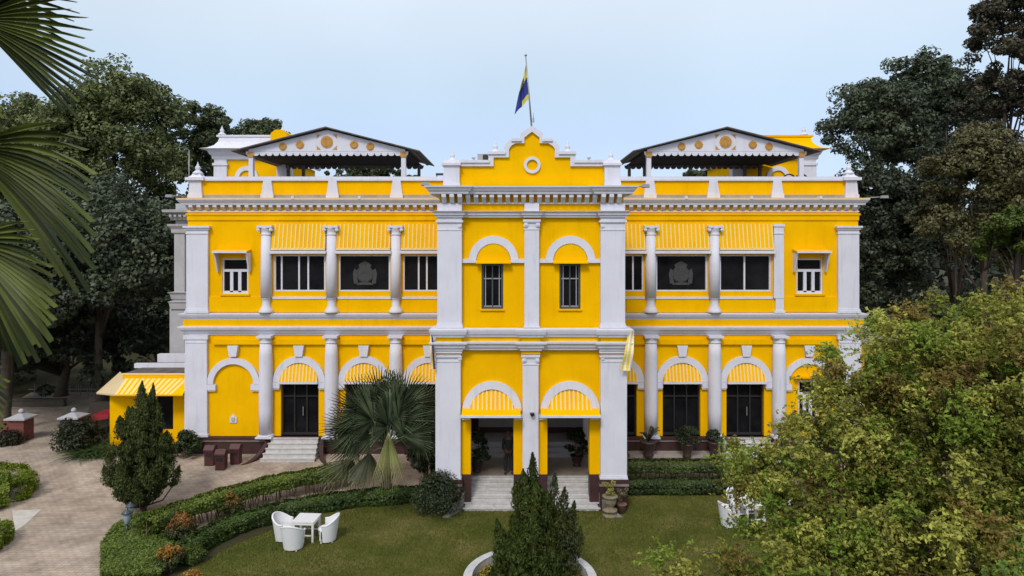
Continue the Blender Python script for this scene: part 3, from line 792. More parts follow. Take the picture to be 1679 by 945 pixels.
# stairs
mb = MB()
for k in range(7):
    mb.box(cx(767) - .05 * (6 - k) * .4, cx(976) + .05 * (6 - k) * .4, 25.12 + .255 * k, 26.655, gz(25) + .11 * k + (.0 if k else -.05), .11 * (k + 1))
    # nosing
    mb.box(cx(767) - .06 - .05 * (6 - k) * .4, cx(976) + .06 + .05 * (6 - k) * .4, 25.09 + .255 * k, 25.2 + .255 * k, .11 * (k + 1) - .03, .11 * (k + 1) + .004)
part('porch_steps', mb, STP)
for s in (-1, 1):
    mb = MB()
    pts = []
    for k in range(9):
        t = k / 8
        pts.append((2.40 + .62 * t ** 2.2, 26.2 - 1.75 * t, 1.12 * (1 - t) ** 1.3 + .06))
    for k in range(8):
        (xa, ya, za), (xb, yb, zb) = pts[k], pts[k + 1]
        w = .2
        M = Vector((cx(872), 0, 0))
        vs = [(M.x + s * xa, ya, 0), (M.x + s * (xa + w), ya, 0), (M.x + s * (xa + w), ya, za), (M.x + s * xa, ya, za),
              (M.x + s * xb, yb, 0), (M.x + s * (xb + w), yb, 0), (M.x + s * (xb + w), yb, zb), (M.x + s * xb, yb, zb)]
        mb.add(vs, [(0, 1, 5, 4), (1, 2, 6, 5), (2, 3, 7, 6), (3, 0, 4, 7)] + ([(0, 3, 2, 1)] if k == 0 else []) + ([(4, 5, 6, 7)] if k == 7 else []))
    part('stair_cheek', mb, STONE)
for pc in (487, 1220):
    mb = MB()
    for k in range(5):
        z1 = .3 + (FLOOR - .3) * (k + 1) / 5 - .005
        mb.box(wx(pc - 38) - .03 * (4 - k), wx(pc + 38) + .03 * (4 - k), 29.85 + .24 * k, W - .21, .2, z1 - .03)
        mb.box(wx(pc - 38) - .03 * (4 - k) - .02, wx(pc + 38) + .03 * (4 - k) + .02, 29.82 + .24 * k, 29.95 + .24 * k, z1 - .028, z1)
        if k == 4: mb.box(wx(pc - 38), wx(pc + 38), 29.951 + .24 * k, W - .21, z1 - .028, z1)
    part('wing_steps', mb, STP)
    for s in (-1, 1):
        mb = MB()
        x0 = wx(pc) + s * (wx(pc + 41) - wx(pc))
        for k in range(7):
            t, t2 = k / 7, (k + 1) / 7
            ya, yb = W - .22 - 1.5 * t, W - .22 - 1.5 * t2
            za, zb = .3 + .72 * (1 - t) ** 1.5, .3 + .72 * (1 - t2) ** 1.5
            xa, xb = x0 + s * .6 * t ** 2, x0 + s * .6 * t2 ** 2
            vs = [(xa, ya, .15), (xa + s * .18, ya, .15), (xa + s * .18, ya, za), (xa, ya, za), (xb, yb, .15), (xb + s * .18, yb, .15), (xb + s * .18, yb, zb), (xb, yb, zb)]
            mb.add(vs, [(0, 1, 5, 4), (1, 2, 6, 5), (2, 3, 7, 6), (3, 0, 4, 7)] + ([(0, 3, 2, 1)] if k == 0 else []) + ([(4, 5, 6, 7)] if k == 6 else []))
        part('stair_cheek', mb, PLI)
# ledge at the foot of the right-hand plinth
mb = MB().box(wx(1028), wx(1182), W - .75, W - .13, .2, wz(738))
part('plinth_ledge', mb, mat('ledge_stone', (.40, .36, .32), .75, col2=(.28, .25, .22), scale=5))

# ---- rear side wing glimpsed past the left corner
RY = 36.0
rx = lambda p: X(p, RY)
rz = lambda p: Z(p, RY)
mb = MB().box(rx(288), wx(309) - .01, RY, RY + 9, .2, rz(334)).box(rx(282), rx(306), RY - .25, RY + 1, .2, rz(505)).box(rx(289), rx(306), RY - .22, RY + 1, rz(486), rz(370))
for pr in ([(0, rz(362)), (.1, rz(361)), (.15, rz(352)), (.4, rz(349)), (.42, rz(345)), (0, rz(344))], [(0, rz(384)), (.08, rz(382)), (.1, rz(376)), (.22, rz(371)), (.24, rz(368)), (0, rz(368))],
           [(0, rz(508)), (.12, rz(506)), (.16, rz(497)), (.22, rz(494)), (0, rz(492))], [(0, rz(492)), (.08, rz(490)), (.14, rz(482)), (.24, rz(479)), (0, rz(478))]):
    mb.cornice(rx(288), wx(309), RY - .22, RY + 8, pr)
for k in range(4): modillion(mb, rx(287) + .25 * k, RY - .22, rz(362), rz(353), .3, .13)
part('rear_wing', mb, GRW)

# ---- rooftop rooms at the rear
def roof_room(pl, pr, Y, pt, roofm, yel_end, gl):
    """storey set back on the roof with a flared roof: px left/right of the wall, py of the eaves"""
    xl, xr = X(pl, Y), X(pr, Y)
    zb, ze, zr = wz(325) + .17, Z(246, Y), Z(221, Y)
    D = 6.0
    w = part('roof_room', MB().box(xl + .3, xr - .3, Y, Y + D, zb, Z(262, Y)), YEL)
    for xx in (xl, xr - .75, ):
        part('roof_room_pilaster', MB().box(xx, xx + .75, Y - .14, Y + .5, zb, Z(272, Y)).box(xx - .06, xx + .81, Y - .2, Y + .6, Z(272, Y), Z(268, Y)).box(xx + .02, xx + .73, Y - .12, Y + .5, Z(268, Y), Z(262, Y)), WHT, w)
    mb = MB().cornice(xl, xr, Y - .05, Y + D, [(0, Z(263, Y)), (.1, Z(261, Y)), (.12, Z(256, Y)), (.2, Z(254, Y)), (.3, Z(248, Y)), (.5, Z(246, Y)), (0, Z(245, Y))])
    for k in range(int((xr - xl) / .32)): modillion(mb, xl + .16 + .32 * k, Y - .05, Z(255, Y), Z(247.5, Y), .26, .14)
    part('roof_room_cornice', mb, WHT, w)
    # flared roof: concave section swept round the four sides
    prof = [(.62, 0), (.30, .10), (.02, .30), (-.14, .55), (-.22, .9)]
    hgt = zr - ze
    mb = MB()
    rings = []
    for p, h in prof:
        rings.append([(xl - p, Y - .05 - p, ze + h * hgt), (xr + p, Y - .05 - p, ze + h * hgt), (xr + p, Y + D + p, ze + h * hgt), (xl - p, Y + D + p, ze + h * hgt)])
    vs = [q for r_ in rings for q in r_]; fs = []
    ms = []
    for j in range(len(prof) - 1):
        for i in range(4): fs.append((j * 4 + i, j * 4 + (i + 1) % 4, (j + 1) * 4 + (i + 1) % 4, (j + 1) * 4 + i))
    fs.append(tuple((len(prof) - 1) * 4 + i for i in range(4)))
    mb.add(vs, fs)
    part('roof_room_roof', mb, roofm, w)
    part('roof_room_ridge', MB().box(xl + .05, xr - .05, Y + .1, Y + D - .1, zr - .12 * hgt, zr), roofm, w)
    if yel_end:
        part('roof_room_gablet', MB().prism([(xr - 1.0, ze + .1), (xr + .2, ze + .15), (xr - .1, zr + .05), (xr - .35, zr + .22), (xr - .75, zr + .22), (xr - 1.0, zr)], Y - .4, Y + 1.5), YEL, w)
    for xx in (xl + .3, xr - .55): part('roof_room_finial', finial(xx, Y + .3, zr, 1.0), WHT, w)
    for a in gl:
        part('roof_room_arch', MB().ring(X(a, Y), Z(292, Y), 12 * Y / F, 19 * Y / F, Y - .1, Y - .003, 0, 180, 20), WHT, w)
roof_room(352, 476, 39.5, 246, WHT, True, (405,))
roof_room(1200, 1337, 39.5, 246, YEL, False, (1275,))

# ------------------------------------------------------------------ rooftop pavilions
def pavilion(pc, label):
    Y0, Y1 = 33.4, 39.4
    x = lambda p: X(pc, Y0) + p * Y0 / F
    z = lambda p: Z(p, Y0)
    base = wz(325) + .17
    t = empty('roof_pavilion', (X(pc, Y0), Y0, base), label, 'pavilion', 'gabled canopies on the roof')
    def prt(n, mb, m, par=None):
        o = mb.build(n, m, par or t)
        if par is None: o.matrix_parent_inverse = Matrix.Translation(-Vector(t.location))
        return o
    # sheet roof, two slopes, with overhang
    th = .05
    mb = MB()
    for s in (-1, 1):
        a, b = (x(0), z(209.5)), (x(s * 153), z(248.5))
        vs = [(a[0], Y0 - .35, a[1]), (b[0], Y0 - .35, b[1]), (b[0], Y1, b[1]), (a[0], Y1, a[1])]
        vs += [(q[0], q[1], q[2] - th) for q in vs]
        mb.add(vs, [(0, 1, 2, 3), (7, 6, 5, 4), (0, 4, 5, 1), (1, 5, 6, 2), (2, 6, 7, 3), (3, 7, 4, 0)])
    prt('roof', mb, DKR)
    pd = prt('pediment', MB().prism([(x(-128), z(248.6)), (x(128), z(248.6)), (x(128), z(245.5)), (x(0), z(213.5)), (x(-128), z(245.5))], Y0 - .06, Y0), WHT)
    for Yv, nm, m in ((Y0 - .05, 'valance', WHT), (Y1 - .2, 'valance', DKR)):
        mb = MB()
        k = 24; xa, xb = x(-133), x(133)
        for i in range(k):
            w = (xb - xa) / k; xm = xa + w * (i + .5)
            pts = [(xm - w * .5, z(248.8)), (xm + w * .5, z(248.8)), (xm + w * .5, z(251)), (xm + w * .42, z(254)), (xm + w * .2, z(256)), (xm - w * .2, z(256)), (xm - w * .42, z(254)), (xm - w * .5, z(251))]
            mb.prism(pts, Yv, Yv + .03)
        prt(nm, mb, m)
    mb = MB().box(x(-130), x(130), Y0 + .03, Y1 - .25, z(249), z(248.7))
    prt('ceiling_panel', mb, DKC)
    for q, r_ in ((0, 10.0), (-72, 6.3), (-44, 6.6), (44.5, 6.6), (71, 6.3)):
        zc = z(233.5 if q == 0 else (238 if abs(q) < 50 else 241))
        rr = r_ * Y0 / F
        mb = MB().disc(x(q), zc, rr, Y0 - .09, Y0 - .055, 18)
        mb.ring(x(q), zc, rr * .55, rr * .75, Y0 - .11, Y0 - .09, 0, 360, 18)
        if q:
            mb.prism([(x(q) - rr * 1.15, zc), (x(q), zc - rr * 1.15), (x(q) + rr * 1.15, zc), (x(q), zc + rr * 1.15)], Y0 - .075, Y0 - .062)
        else:
            for k in range(8):
                a = k * math.pi / 4
                mb.disc(x(q) + math.cos(a) * rr * .35, zc + math.sin(a) * rr * .35, rr * .14, Y0 - .10, Y0 - .09, 8)
            for sx in (-1, 1):
                for sz in (-1, 1):
                    cx0, cz0 = x(q) + sx * rr * 1.65, zc + sz * rr * 1.25
                    mb.prism([(cx0, cz0), (cx0 - sx * rr * .7, cz0), (cx0, cz0 - sz * rr * .7)], Y0 - .075, Y0 - .062)
        prt('medallion', mb, GLD, pd)
    for q in (-125, 125):
        c = prt('post', MB().box(x(q - 3.6), x(q + 3.6), Y0 - .03, Y0 + .2, base, z(258)), WHT)
        prt('post_cap', MB().box(x(q - 4.6), x(q + 4.6), Y0 - .08, Y0 + .24, z(258), z(249.5)), GLD, c)
    for q in (-125, -96, 96, 125):
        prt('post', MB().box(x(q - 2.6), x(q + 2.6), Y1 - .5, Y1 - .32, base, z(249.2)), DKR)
    for q in (-141, 141):
        prt('side_beam', MB().box(x(q - 2), x(q + 2), Y0, Y1 - .3, z(249.5), z(246)), DKR)
    return t
pavilion(536.5, 'gabled roof canopy with gold medallions in front of the white-roofed rooftop room')
pavilion(1189, 'gabled roof canopy with gold medallions in front of the yellow-roofed rooftop room')

# furniture under the right canopy: curved chair backs that show above the parapet
def roof_chair(px, label):
    Y = 35.0; xc = X(px, Y); base = wz(325) + .17
    t = empty('terrace_chair', (xc, Y, base), label, 'chair', 'chairs on the roof terrace')
    MB().ring(0, .78, .24, .29, -.03, .03, 0, 180, 14).box(-.29, -.24, -.03, .03, .45, .78).box(.24, .29, -.03, .03, .45, .78).build('backrest', BLK, t)
    MB().box(-.27, .27, -.5, .03, .42, .46).build('seat', BLK, t)
    for a in (-.24, .24):
        for b in (-.46, 0): MB().box(a - .02, a + .02, b - .02, b + .02, 0, .42).build('leg', BLK, t)
    t.scale = (1.25, 1.25, 1.25)
roof_chair(1294, 'dark round-backed chair under the right roof canopy, nearer the gold arch')
roof_chair(1314, 'dark round-backed chair under the right roof canopy, beside the white post')

# ------------------------------------------------------------------ flagpole, flag, banners, lamps, roof units
fy = C + .55
pA, pB = Vector((cx(873), fy, cz(208))), Vector((cx(862.5), fy, cz(86)))
fp = empty('flagpole', pA, 'thin leaning flagpole on the tip of the stepped gable', 'flagpole')
MB().tube([Vector((0, 0, -.1)), (pB - pA) * .5, pB - pA], [.035, .028, .02], 8).build('pole', MET, fp)
MB().lathe((pB - pA).x, 0, [(.02, (pB - pA).z), (.05, (pB - pA).z + .03), (.05, (pB - pA).z + .06), (.01, (pB - pA).z + .1)], 10).build('finial', MET, fp)
MB().box(.02, .09, -.04, .04, .26, .42).tube([(.05, 0, .42), (.06, 0, .62)], .012, 6).build('bracket', MET, fp)
FY = mat('flag_yellow', (.62, .55, .10), .8, var=.1); FB = mat('flag_blue', (.02, .035, .22), .8, var=.25, scale=8)
def flag():
    # limp cloth hanging off the pole: grid in (s across, t down) with folds
    mb = MB(); ns, nt = 14, 26
    top = pA + (pB - pA) * .93; bot = pA + (pB - pA) * .42
    P = []
    for j in range(nt + 1):
        t = j / nt
        for i in range(ns + 1):
            s = i / ns
            hoist = top.lerp(bot, t)
            drop = s * (1.05 - .1 * t)
            p = Vector((hoist.x - s * (.10 + .46 * t ** .8), hoist.y + .10 * math.sin(s * 11 + t * 3) * s ** .5, hoist.z - drop * .62))
            P.append(p)
    fs = []; m = []
    for j in range(nt):
        for i in range(ns):
            a = j * (ns + 1) + i
            q = (a, a + 1, a + ns + 2, a + ns + 1)
            tt = (j + .5) / nt
            mb_m = 0 if tt < .40 else (1 if tt < .86 or i > ns * .45 else 0)
            fs.append(q); m.append(mb_m)
    b = len(mb.v); mb.v += [tuple(p) for p in P]
    for q, k in zip(fs, m): mb.f.append(list(q)); mb.m.append(k); mb.s.append(True)
    o = mb.build('flag', [FY, FB], None)
    return tag(o, 'limp yellow and blue flag hanging from the roof flagpole', 'flag')
flag()

def banner(xt, zt, xb, zb, y, w, mats, label, wob=.05):
    mb = MB(); n = 14
    for k in range(n):
        t, t2 = k / n, (k + 1) / n
        def row(t):
            xc = xt + (xb - xt) * t; zc = zt + (zb - zt) * t
            yy = y + wob * math.sin(t * 9)
            ww = w * (.55 + .45 * math.sin(min(1, t * 1.3) * math.pi / 2))
            return [(xc + ww * (i / 4 - .5), yy + wob * .8 * math.sin(i * 2.1 + t * 5), zc) for i in range(5)]
        r1, r2 = row(t), row(t2)
        b = len(mb.v)
        mb.v += r1 + r2
        for i in range(4): mb.f.append([b + i, b + i + 1, b + 6 + i, b + 5 + i]); mb.m.append(mats[1][i]); mb.s.append(True)
    return tag(mb.build('hanging_banner', mats[0]), label, 'banner', 'cloth banners tied to the porch corners')
BY, BC, BP = mat('banner_yellow', (.75, .55, .10), .8, var=.1), mat('banner_cream', (.78, .74, .55), .8), mat('banner_purple', (.05, .03, .12), .8)
banner(cx(1034), cz(541), cx(1024), cz(606), C - .28, .34, ([BY, BC], [0, 1, 0, 1]), 'yellow and cream cloth banner slanting from the right porch corner')
banner(cx(708), cz(540), cx(711), cz(604), C - .20, .16, ([BY, BC, BP], [1, 0, 2, 2]), 'narrow yellow and purple cloth banner at the left porch corner')

def floodlight(p0, p1, label):
    p0, p1 = Vector(p0), Vector(p1)
    t = empty('floodlight', p0, label, 'floodlight', 'floodlights on bracket arms along the roof edge')
    MB().tube([(0, 0, 0), (p1 - p0) * .5, p1 - p0], .022, 6).build('arm', MET, t)
    d = p1 - p0
    MB().box(d.x - .16, d.x + .16, d.y - .1, d.y + .06, d.z - .07, d.z + .05, tx=.03).build('lamp_head', GRF, t)
    MB().box(d.x - .13, d.x + .13, d.y - .09, d.y + .05, d.z - .085, d.z - .071).build('lens', GLS, t)
floodlight((wx(309), W + .1, wz(322)), (wx(287), W - .5, wz(322.5)), 'small floodlight on an arm at the left end of the roof cornice')
floodlight((wx(1407), W + .1, wz(326)), (wx(1440), W - .5, wz(324)), 'small floodlight on an arm at the right end of the roof cornice')
floodlight((cx(722), C + 1.2, cz(306)), (cx(692), C + .9, cz(298)), 'small floodlight reaching left from the porch roof')
floodlight((cx(1023), C + 1.2, cz(306)), (cx(1066), C + .9, cz(301)), 'small floodlight reaching right from the porch roof')

ac = empty('air_conditioner', (X(792.5, 27.5), 27.5, Z(290, 27.5)), 'grey air conditioner box behind the left steps of the gable', 'air conditioner')
b0 = Z(252.5, 27.5) - Z(290, 27.5)
MB().box(-.24, .24, 0, .5, b0 - .28, b0).box(-.2, -.15, .1, .15, 0, b0 - .281).box(.15, .2, .1, .15, 0, b0 - .281).build('body', GRW, ac)
MB().box(-.02, .23, -.02, -.002, b0 - .25, b0 - .03).build('grille', BLK, ac)
bx = empty('roof_hatch', (X(722, 32.6), 32.6, Z(289, 32.6)), 'small black panel lying behind the left parapet beside the porch', 'panel')
MB().box(-.22, .22, 0, .3, .06, .14).box(-.2, -.16, .05, .25, 0, .059).box(.16, .2, .05, .25, 0, .059).build('panel', BLK, bx)
def roof_spot(px, label):
    t = empty('spotlight', (cx(px), C + .6, cz(262)), label, 'spotlight', 'spotlights on the gable coping')
    MB().box(-.02, .02, -.02, .02, -.02, .08).build('stand', BLK, t)
    MB().prism([(-.08, .14), (0, .06), (.08, .14), (.03, .16), (-.03, .16)], -.06, .06).build('lamp_head', GRF, t)
roof_spot(775, 'tiny spotlight on the left arm of the gable coping')
roof_spot(969, 'tiny spotlight on the right arm of the gable coping')
an = MB().tube([(X(310, 33), 33, wz(325)), (X(310, 33), 33, Z(246, 33))], [.03, .018], 6).build('antenna_mast', MET)
tag(an, 'thin bare mast standing behind the left parapet corner', 'mast')
sc_ = empty('security_camera', (cx(872.5), C + .03, cz(677)), 'small dark security camera on the middle porch pilaster', 'camera')
MB().box(-.02, .02, -.10, 0, -.02, .02).build('bracket', WHT, sc_)
MB().lathe(0, -.13, [(.085, .02), (.085, 0), (.08, -.05), (.05, -.1), (.01, -.12)], 14).build('dome', BLK, sc_)

# ------------------------------------------------------------------ annex on the left
AY = 32.0
ax0, ax1 = X(180, AY), wx(305) - .03
AN = empty('annex', ((ax0 + ax1) / 2, AY, gz(AY)), 'low yellow annex with striped awning against the left end of the palace', 'annex')
def apart(n, mb, m, par=None):
    o = mb.build(n, m, par or AN)
    if par is None: o.matrix_parent_inverse = Matrix.Translation(-Vector(AN.location))
    return o
az = lambda p: Z(p, AY)
mb = MB().wall(ax0, ax1, AY, AY + .25, .2, az(640), [(X(258, AY), X(284, AY), az(705), az(648))])
mb.box(ax0, ax0 + .25, AY + .251, AY + 5, .2, az(640)).box(X(209, AY), ax1, AY, AY + .25, az(640) + .001, az(612.6)).box(X(209, AY), X(209, AY) + .2, AY + .251, AY + 5, az(640), az(612.6))
apart('wall', mb, YEL)
w = apart('window', MB().box(X(258, AY), X(284, AY), AY + .12, AY + .16, az(705), az(648)), GLS)
MB().box(X(256, AY), X(258, AY), AY - .02, AY + .1, az(706), az(648)).build('frame', GRF, w).matrix_parent_inverse = Matrix.Translation((0, 0, 0))
apart('roof', MB().box(X(208, AY), ax1, AY - .15, AY + 5, az(612.5), az(611)), DKR)
apart('roof_fascia', MB().box(X(206, AY), ax1 + .0, AY - .25, AY - .151, az(620), az(611.5)), YEL)
apart('roof_edge', MB().box(X(205.6, AY), ax1 + .0, AY - .27, AY - .251, az(613), az(610.5)), CRM)
apart('roof_kerb', MB().box(X(220, 33.3), ax1, 33.3, 33.55, az(612), Z(596.5, 33.3)).box(X(258, 34.8), ax1, 34.8, 35.1, az(612), Z(581, 34.8)), WHT)
# hipped striped awning
ya, yb_ = AY - .255, AY - 1.05
zt, zb = az(619), Z(647, AY - 1.05)
mb = MB()
n = 24; xr = ax1
xt, xb_ = X(206, ya), X(188, yb_)
for i in range(n):
    f0, f1 = i / n, (i + 1) / n
    sl = 1 - .0 * f0
    xa, xb = xt + (xr - xt) * f0, xt + (xr - xt) * f1
    sh = -.42
    xa2 = xb_ + (xr + sh - xb_) * f0; xb2 = xb_ + (xr + sh - xb_) * f1
    if i == n - 1: xb2 = xr
    mb.add([(xa, ya, zt), (xb, ya, zt), (xb2, yb_, zb), (xa2, yb_, zb)], [(0, 1, 2, 3)], i % 2)
    mb.add([(xa2, yb_, zb), (xb2, yb_, zb), (xb2, yb_, zb - .07), (xa2, yb_, zb - .07)], [(0, 1, 2, 3)], 1)
hl = (X(158, ya + .5), ya + .5, Z(644, ya + .5)); ht = (X(197, ya + 1.6), ya + 1.6, zt + .02)
mb.add([(xt, ya, zt), (xb_, yb_, zb), hl, ht], [(0, 1, 2, 3)], 2)
mb.add([(xb_, yb_, zb), hl, (hl[0], hl[1], hl[2] - .07), (xb_, yb_, zb - .07)], [(0, 1, 2, 3)], 2)
xl = xb_ + .1
apart('awning', mb, [CRM, YEL, mat('beige_awning', (.62, .48, .27), .7)])
apart('awning_frame', MB().tube([(xl, yb_ + .05, zb - .05), (xr, yb_ + .05, zb - .05)], .02, 6), MET)

# ------------------------------------------------------------------ foliage tools
def leaves(name, c, nrm, L, Wd, tint, m, parent=None, up=None, rng=None, fold=.18):
    """many small diamond leaves in one mesh (numpy arrays)"""
    N = len(c)
    rng = rng or np.random.default_rng(1)
    nrm = nrm / (np.linalg.norm(nrm, axis=1, keepdims=True) + 1e-9)
    if up is None: up = rng.normal(size=(N, 3))
    u = up - nrm * np.sum(up * nrm, axis=1, keepdims=True)
    u /= np.linalg.norm(u, axis=1, keepdims=True) + 1e-9
    v = np.cross(nrm, u)
    L = np.asarray(L).reshape(-1, 1) * np.ones((N, 1)); Wd = np.asarray(Wd).reshape(-1, 1) * np.ones((N, 1))
    V = np.empty((N, 4, 3))
    V[:, 0] = c - u * L * .5
    V[:, 1] = c + v * Wd * .5 - u * L * .08 + nrm * Wd * fold
    V[:, 2] = c + u * L * .5 - nrm * L * .06
    V[:, 3] = c - v * Wd * .5 - u * L * .08 + nrm * Wd * fold
    me = bpy.data.meshes.new(name)
    me.vertices.add(4 * N); me.loops.add(4 * N); me.polygons.add(N)
    me.vertices.foreach_set('co', V.reshape(-1).astype(np.float32))
    me.loops.foreach_set('vertex_index', np.arange(4 * N, dtype=np.int32))
    me.polygons.foreach_set('loop_start', np.arange(0, 4 * N, 4, dtype=np.int32))
    me.polygons.foreach_set('loop_total', np.full(N, 4, dtype=np.int32))
    at = me.attributes.new('tint', 'FLOAT', 'FACE')
    at.data.foreach_set('value', np.clip(tint, 0, 1).astype(np.float32))
    me.materials.append(m)
    me.update(calc_edges=True); me.validate()
    return link(name, me, parent)

def rsphere(rng, n):
    d = rng.normal(size=(n, 3)); return d / np.linalg.norm(d, axis=1, keepdims=True)

def clumps_to_leaves(rng, cc, cr, per, flat=.75, shell=.45, out_c=None):
    """leaf centres, normals, tints for clumps at cc with radii cr"""
    n = len(cc)
    idx = np.repeat(np.arange(n), per)
    d = rsphere(rng, n * per)
    rr = shell + (1 - shell) * rng.random(n * per) ** .6
    off = d * (cr[idx] * rr)[:, None]; off[:, 2] *= flat
    c = cc[idx] + off
    nm = d * .8 + rng.normal(size=d.shape) * .55; nm[:, 2] += .55
    ct = rng.random(n)
    t = .55 * ct[idx] + .45 * rng.random(n * per)
    return c, nm, t

def tree(name, label, cat, px, pyc, Y, rpx, rpy, dark, light, seed, nclump=90, per=150, leaf=.34, depth=None, group=None, base_z=None, trans=.2, clump=.24, gap=0.0, mcache={}):
    rng = np.random.default_rng(seed)
    s = Y / F
    xc, zc = X(px, Y), Z(pyc, Y)
    a, b = rpx * s, rpy * s
    dp = depth or a * .9
    g0 = gz(Y)
    t = empty(name, (xc, Y, g0), label, cat, group)
    nl = 17
    ld = rsphere(rng, nl); ld[:, 2] = np.where(ld[:, 2] < -.6, -ld[:, 2], ld[:, 2])
    lc = ld * np.array([a, dp, b]) * (.56 + .16 * rng.random((nl, 1)))
    lc[0] = 0, 0, b * .60
    lr = (.34 + .16 * rng.random(nl))
    nclump = int(nclump * 2.3)
    k = rng.integers(0, nl, nclump)
    d = rsphere(rng, nclump); d[:, 2] = np.where((d[:, 2] < -.3) & (rng.random(nclump) < .6), -d[:, 2], d[:, 2])
    cc = lc[k] + d * (lr[k] * (.55 + .5 * rng.random(nclump) ** .6))[:, None] * np.array([a, dp, b])
    ltint = rng.random(nl)
    cc[:, 2] += zc - g0
    cr = clump * .70 * min(a, b * 1.2) * (.55 + .8 * rng.random(nclump))
    low = cc[:, 2] < cr + .3
    cc[low, 2] = cr[low] + .3 + rng.random(low.sum()) * .5
    c, nm, ti = clumps_to_leaves(rng, cc, cr, per)
    ti = .75 * ti + .30 * np.repeat(ltint[k], per) - .05
    leaf = leaf * .68
    key = (dark, light)
    if key not in mcache: mcache[key] = leaf_mat('tree_leaf', dark, light, trans=trans)
    sz = leaf * (.7 + .7 * rng.random(len(c)))
    leaves('crown', c, nm, sz, sz * .62, ti, mcache[key], t, rng=rng)
    # trunk and limbs
    mb = MB()
    zb = max(.8, zc - g0 - b * .55)
    r0 = max(.14, .035 * a + .07)
    mid = Vector((rng.normal() * .2, rng.normal() * .2, zb * .55))
    mb.tube([(0, 0, -.1), (r0 * .1, 0, .25), mid, (rng.normal() * .2, 0, zb), (0, 0, zc - g0 + b * .25)], [r0 * 1.5, r0 * 1.1, r0 * .9, r0 * .75, r0 * .25], 10)
    for k in rng.choice(nclump, min(14, nclump), replace=False):
        e = Vector(cc[k]); st = Vector((0, 0, zb * (.75 + .3 * rng.random())))
        m1 = st.lerp(e, .5) + Vector((0, 0, .12 * (e - st).length))
        mb.tube([st, m1, e], [r0 * .36, r0 * .22, r0 * .06], 6)
    mb.build('trunk', BARK, t, fix=False)
    return t

OLV = ((.048, .066, .022), (.220, .255, .088))  # garden tree leaf tones lightened in place of distant haze
DKG = ((.022, .030, .019), (.082, .100, .058))
MID = ((.034, .048, .022), (.145, .178, .075))
BLG = ((.028, .042, .026), (.125, .155, .085))
BRO = ((.040, .040, .014), (.190, .172, .070))
BRT = ((.03, .05, .008), (.12, .17, .02))

TG = 'big garden trees around the palace'
tree('shade_tree', 'tall olive-green tree on the left with the highest rounded top', 'tree', 190, 245, 50, 125, 128, *OLV, 11, 150, 170, .36, group=TG)
tree('shade_tree', 'broad olive-green tree at the left edge behind the near palm', 'tree', 45, 285, 54, 120, 120, *OLV, 12, 130, 150, .38, group=TG)
tree('shade_tree', 'narrower dark tree between the left tall tree and the rooftop room', 'tree', 325, 290, 56, 62, 115, *MID, 13, 80, 150, .36, group=TG)
tree('shade_tree', 'distant tree top showing above the white rooftop room', 'tree', 425, 250, 76, 58, 52, *MID, 14, 60, 110, .42, group=TG)
tree('mango_tree', 'dense blackish-green tree low on the left below the olive trees', 'tree', 165, 445, 39, 135, 135, *BLG, 15, 130, 150, .34, group=TG)
tree('mango_tree', 'dense blackish-green tree at the left edge below the palm fronds', 'tree', 10, 470, 37, 110, 135, *BLG, 16, 110, 150, .34, group=TG)
tree('mango_tree', 'dark tree added over the brick gate piers to shade the driveway', 'tree', 8, 505, 34.5, 165, 62, *DKG, 20, 120, 140, .30, group=TG)  # added so that its crown shades the driveway past the gate
tree('mango_tree', 'very dark tree pressed against the left side of the palace', 'tree', 262, 470, 52, 55, 170, *DKG, 17, 90, 150, .36, group=TG)
tree('mango_tree', 'dark understorey tree over the left driveway end', 'tree', 100, 560, 43, 190, 85, *DKG, 18, 130, 120, .38, group=TG)
tree('mango_tree', 'dark low tree closing the view at the far left edge of the driveway', 'tree', -40, 590, 47, 110, 90, *DKG, 19, 80, 130, .36, group=TG)
tree('shade_tree', 'dark tall tree just right of the palace with sky gaps in its top', 'tree', 1435, 245, 52, 92, 112, *BLG, 21, 75, 150, .36, group=TG)
tree('shade_tree', 'tallest broad dark tree beyond the right end of the palace', 'tree', 1525, 225, 54, 92, 125, *BLG, 22, 105, 150, .36, group=TG)
tree('shade_tree', 'high brownish tree in the top right corner', 'tree', 1655, 130, 44, 75, 160, *((.028, .027, .018), (.130, .118, .070)), 23, 95, 150, .30, group=TG)
tree('mango_tree', 'blackish tree filling the gap right of the palace wall', 'tree', 1430, 420, 49, 92, 160, *DKG, 24, 120, 150, .36, group=TG)
tree('mango_tree', 'dark tree behind the olive-brown tree on the right', 'tree', 1565, 390, 46, 110, 170, *DKG, 25, 100, 130, .34, group=TG)
tree('shade_tree', 'olive-brown leafy tree on the right above the foreground bush', 'tree', 1610, 350, 30, 100, 130, *BRO, 26, 120, 160, .22, group=TG)
tree('shade_tree', 'bright green tree at the right edge above the foreground bush', 'tree', 1672, 400, 26, 62, 62, *BRT, 27, 60, 150, .20, group=TG)
tree('shade_tree', 'low distant tree seen through the left roof canopy', 'tree', 610, 300, 80, 70, 32, *MID, 28, 50, 90, .45, group=TG)
tree('shade_tree', 'low distant tree seen through the right roof canopy', 'tree', 1160, 300, 80, 50, 24, *MID, 29, 40, 80, .45, group=TG)

# far wood closing the view between the trees: one uncountable mass
rng = np.random.default_rng(5)
n = 700
cc = np.stack([np.concatenate([rng.uniform(-95, -12, n // 2), rng.uniform(18, 95, n // 2)]), rng.uniform(62, 80, n), rng.uniform(.5, 14, n)], 1)
c, nm, ti = clumps_to_leaves(rng, cc, rng.uniform(1.8, 3.2, n), 60)
o = leaves('far_wood', c, nm, .9 * (.7 + .6 * rng.random(len(c))), .6, ti, leaf_mat('wood_leaf', *DKG), rng=rng)
tag(o, 'dark far-off wood behind the garden trees', 'wood', kind='stuff')

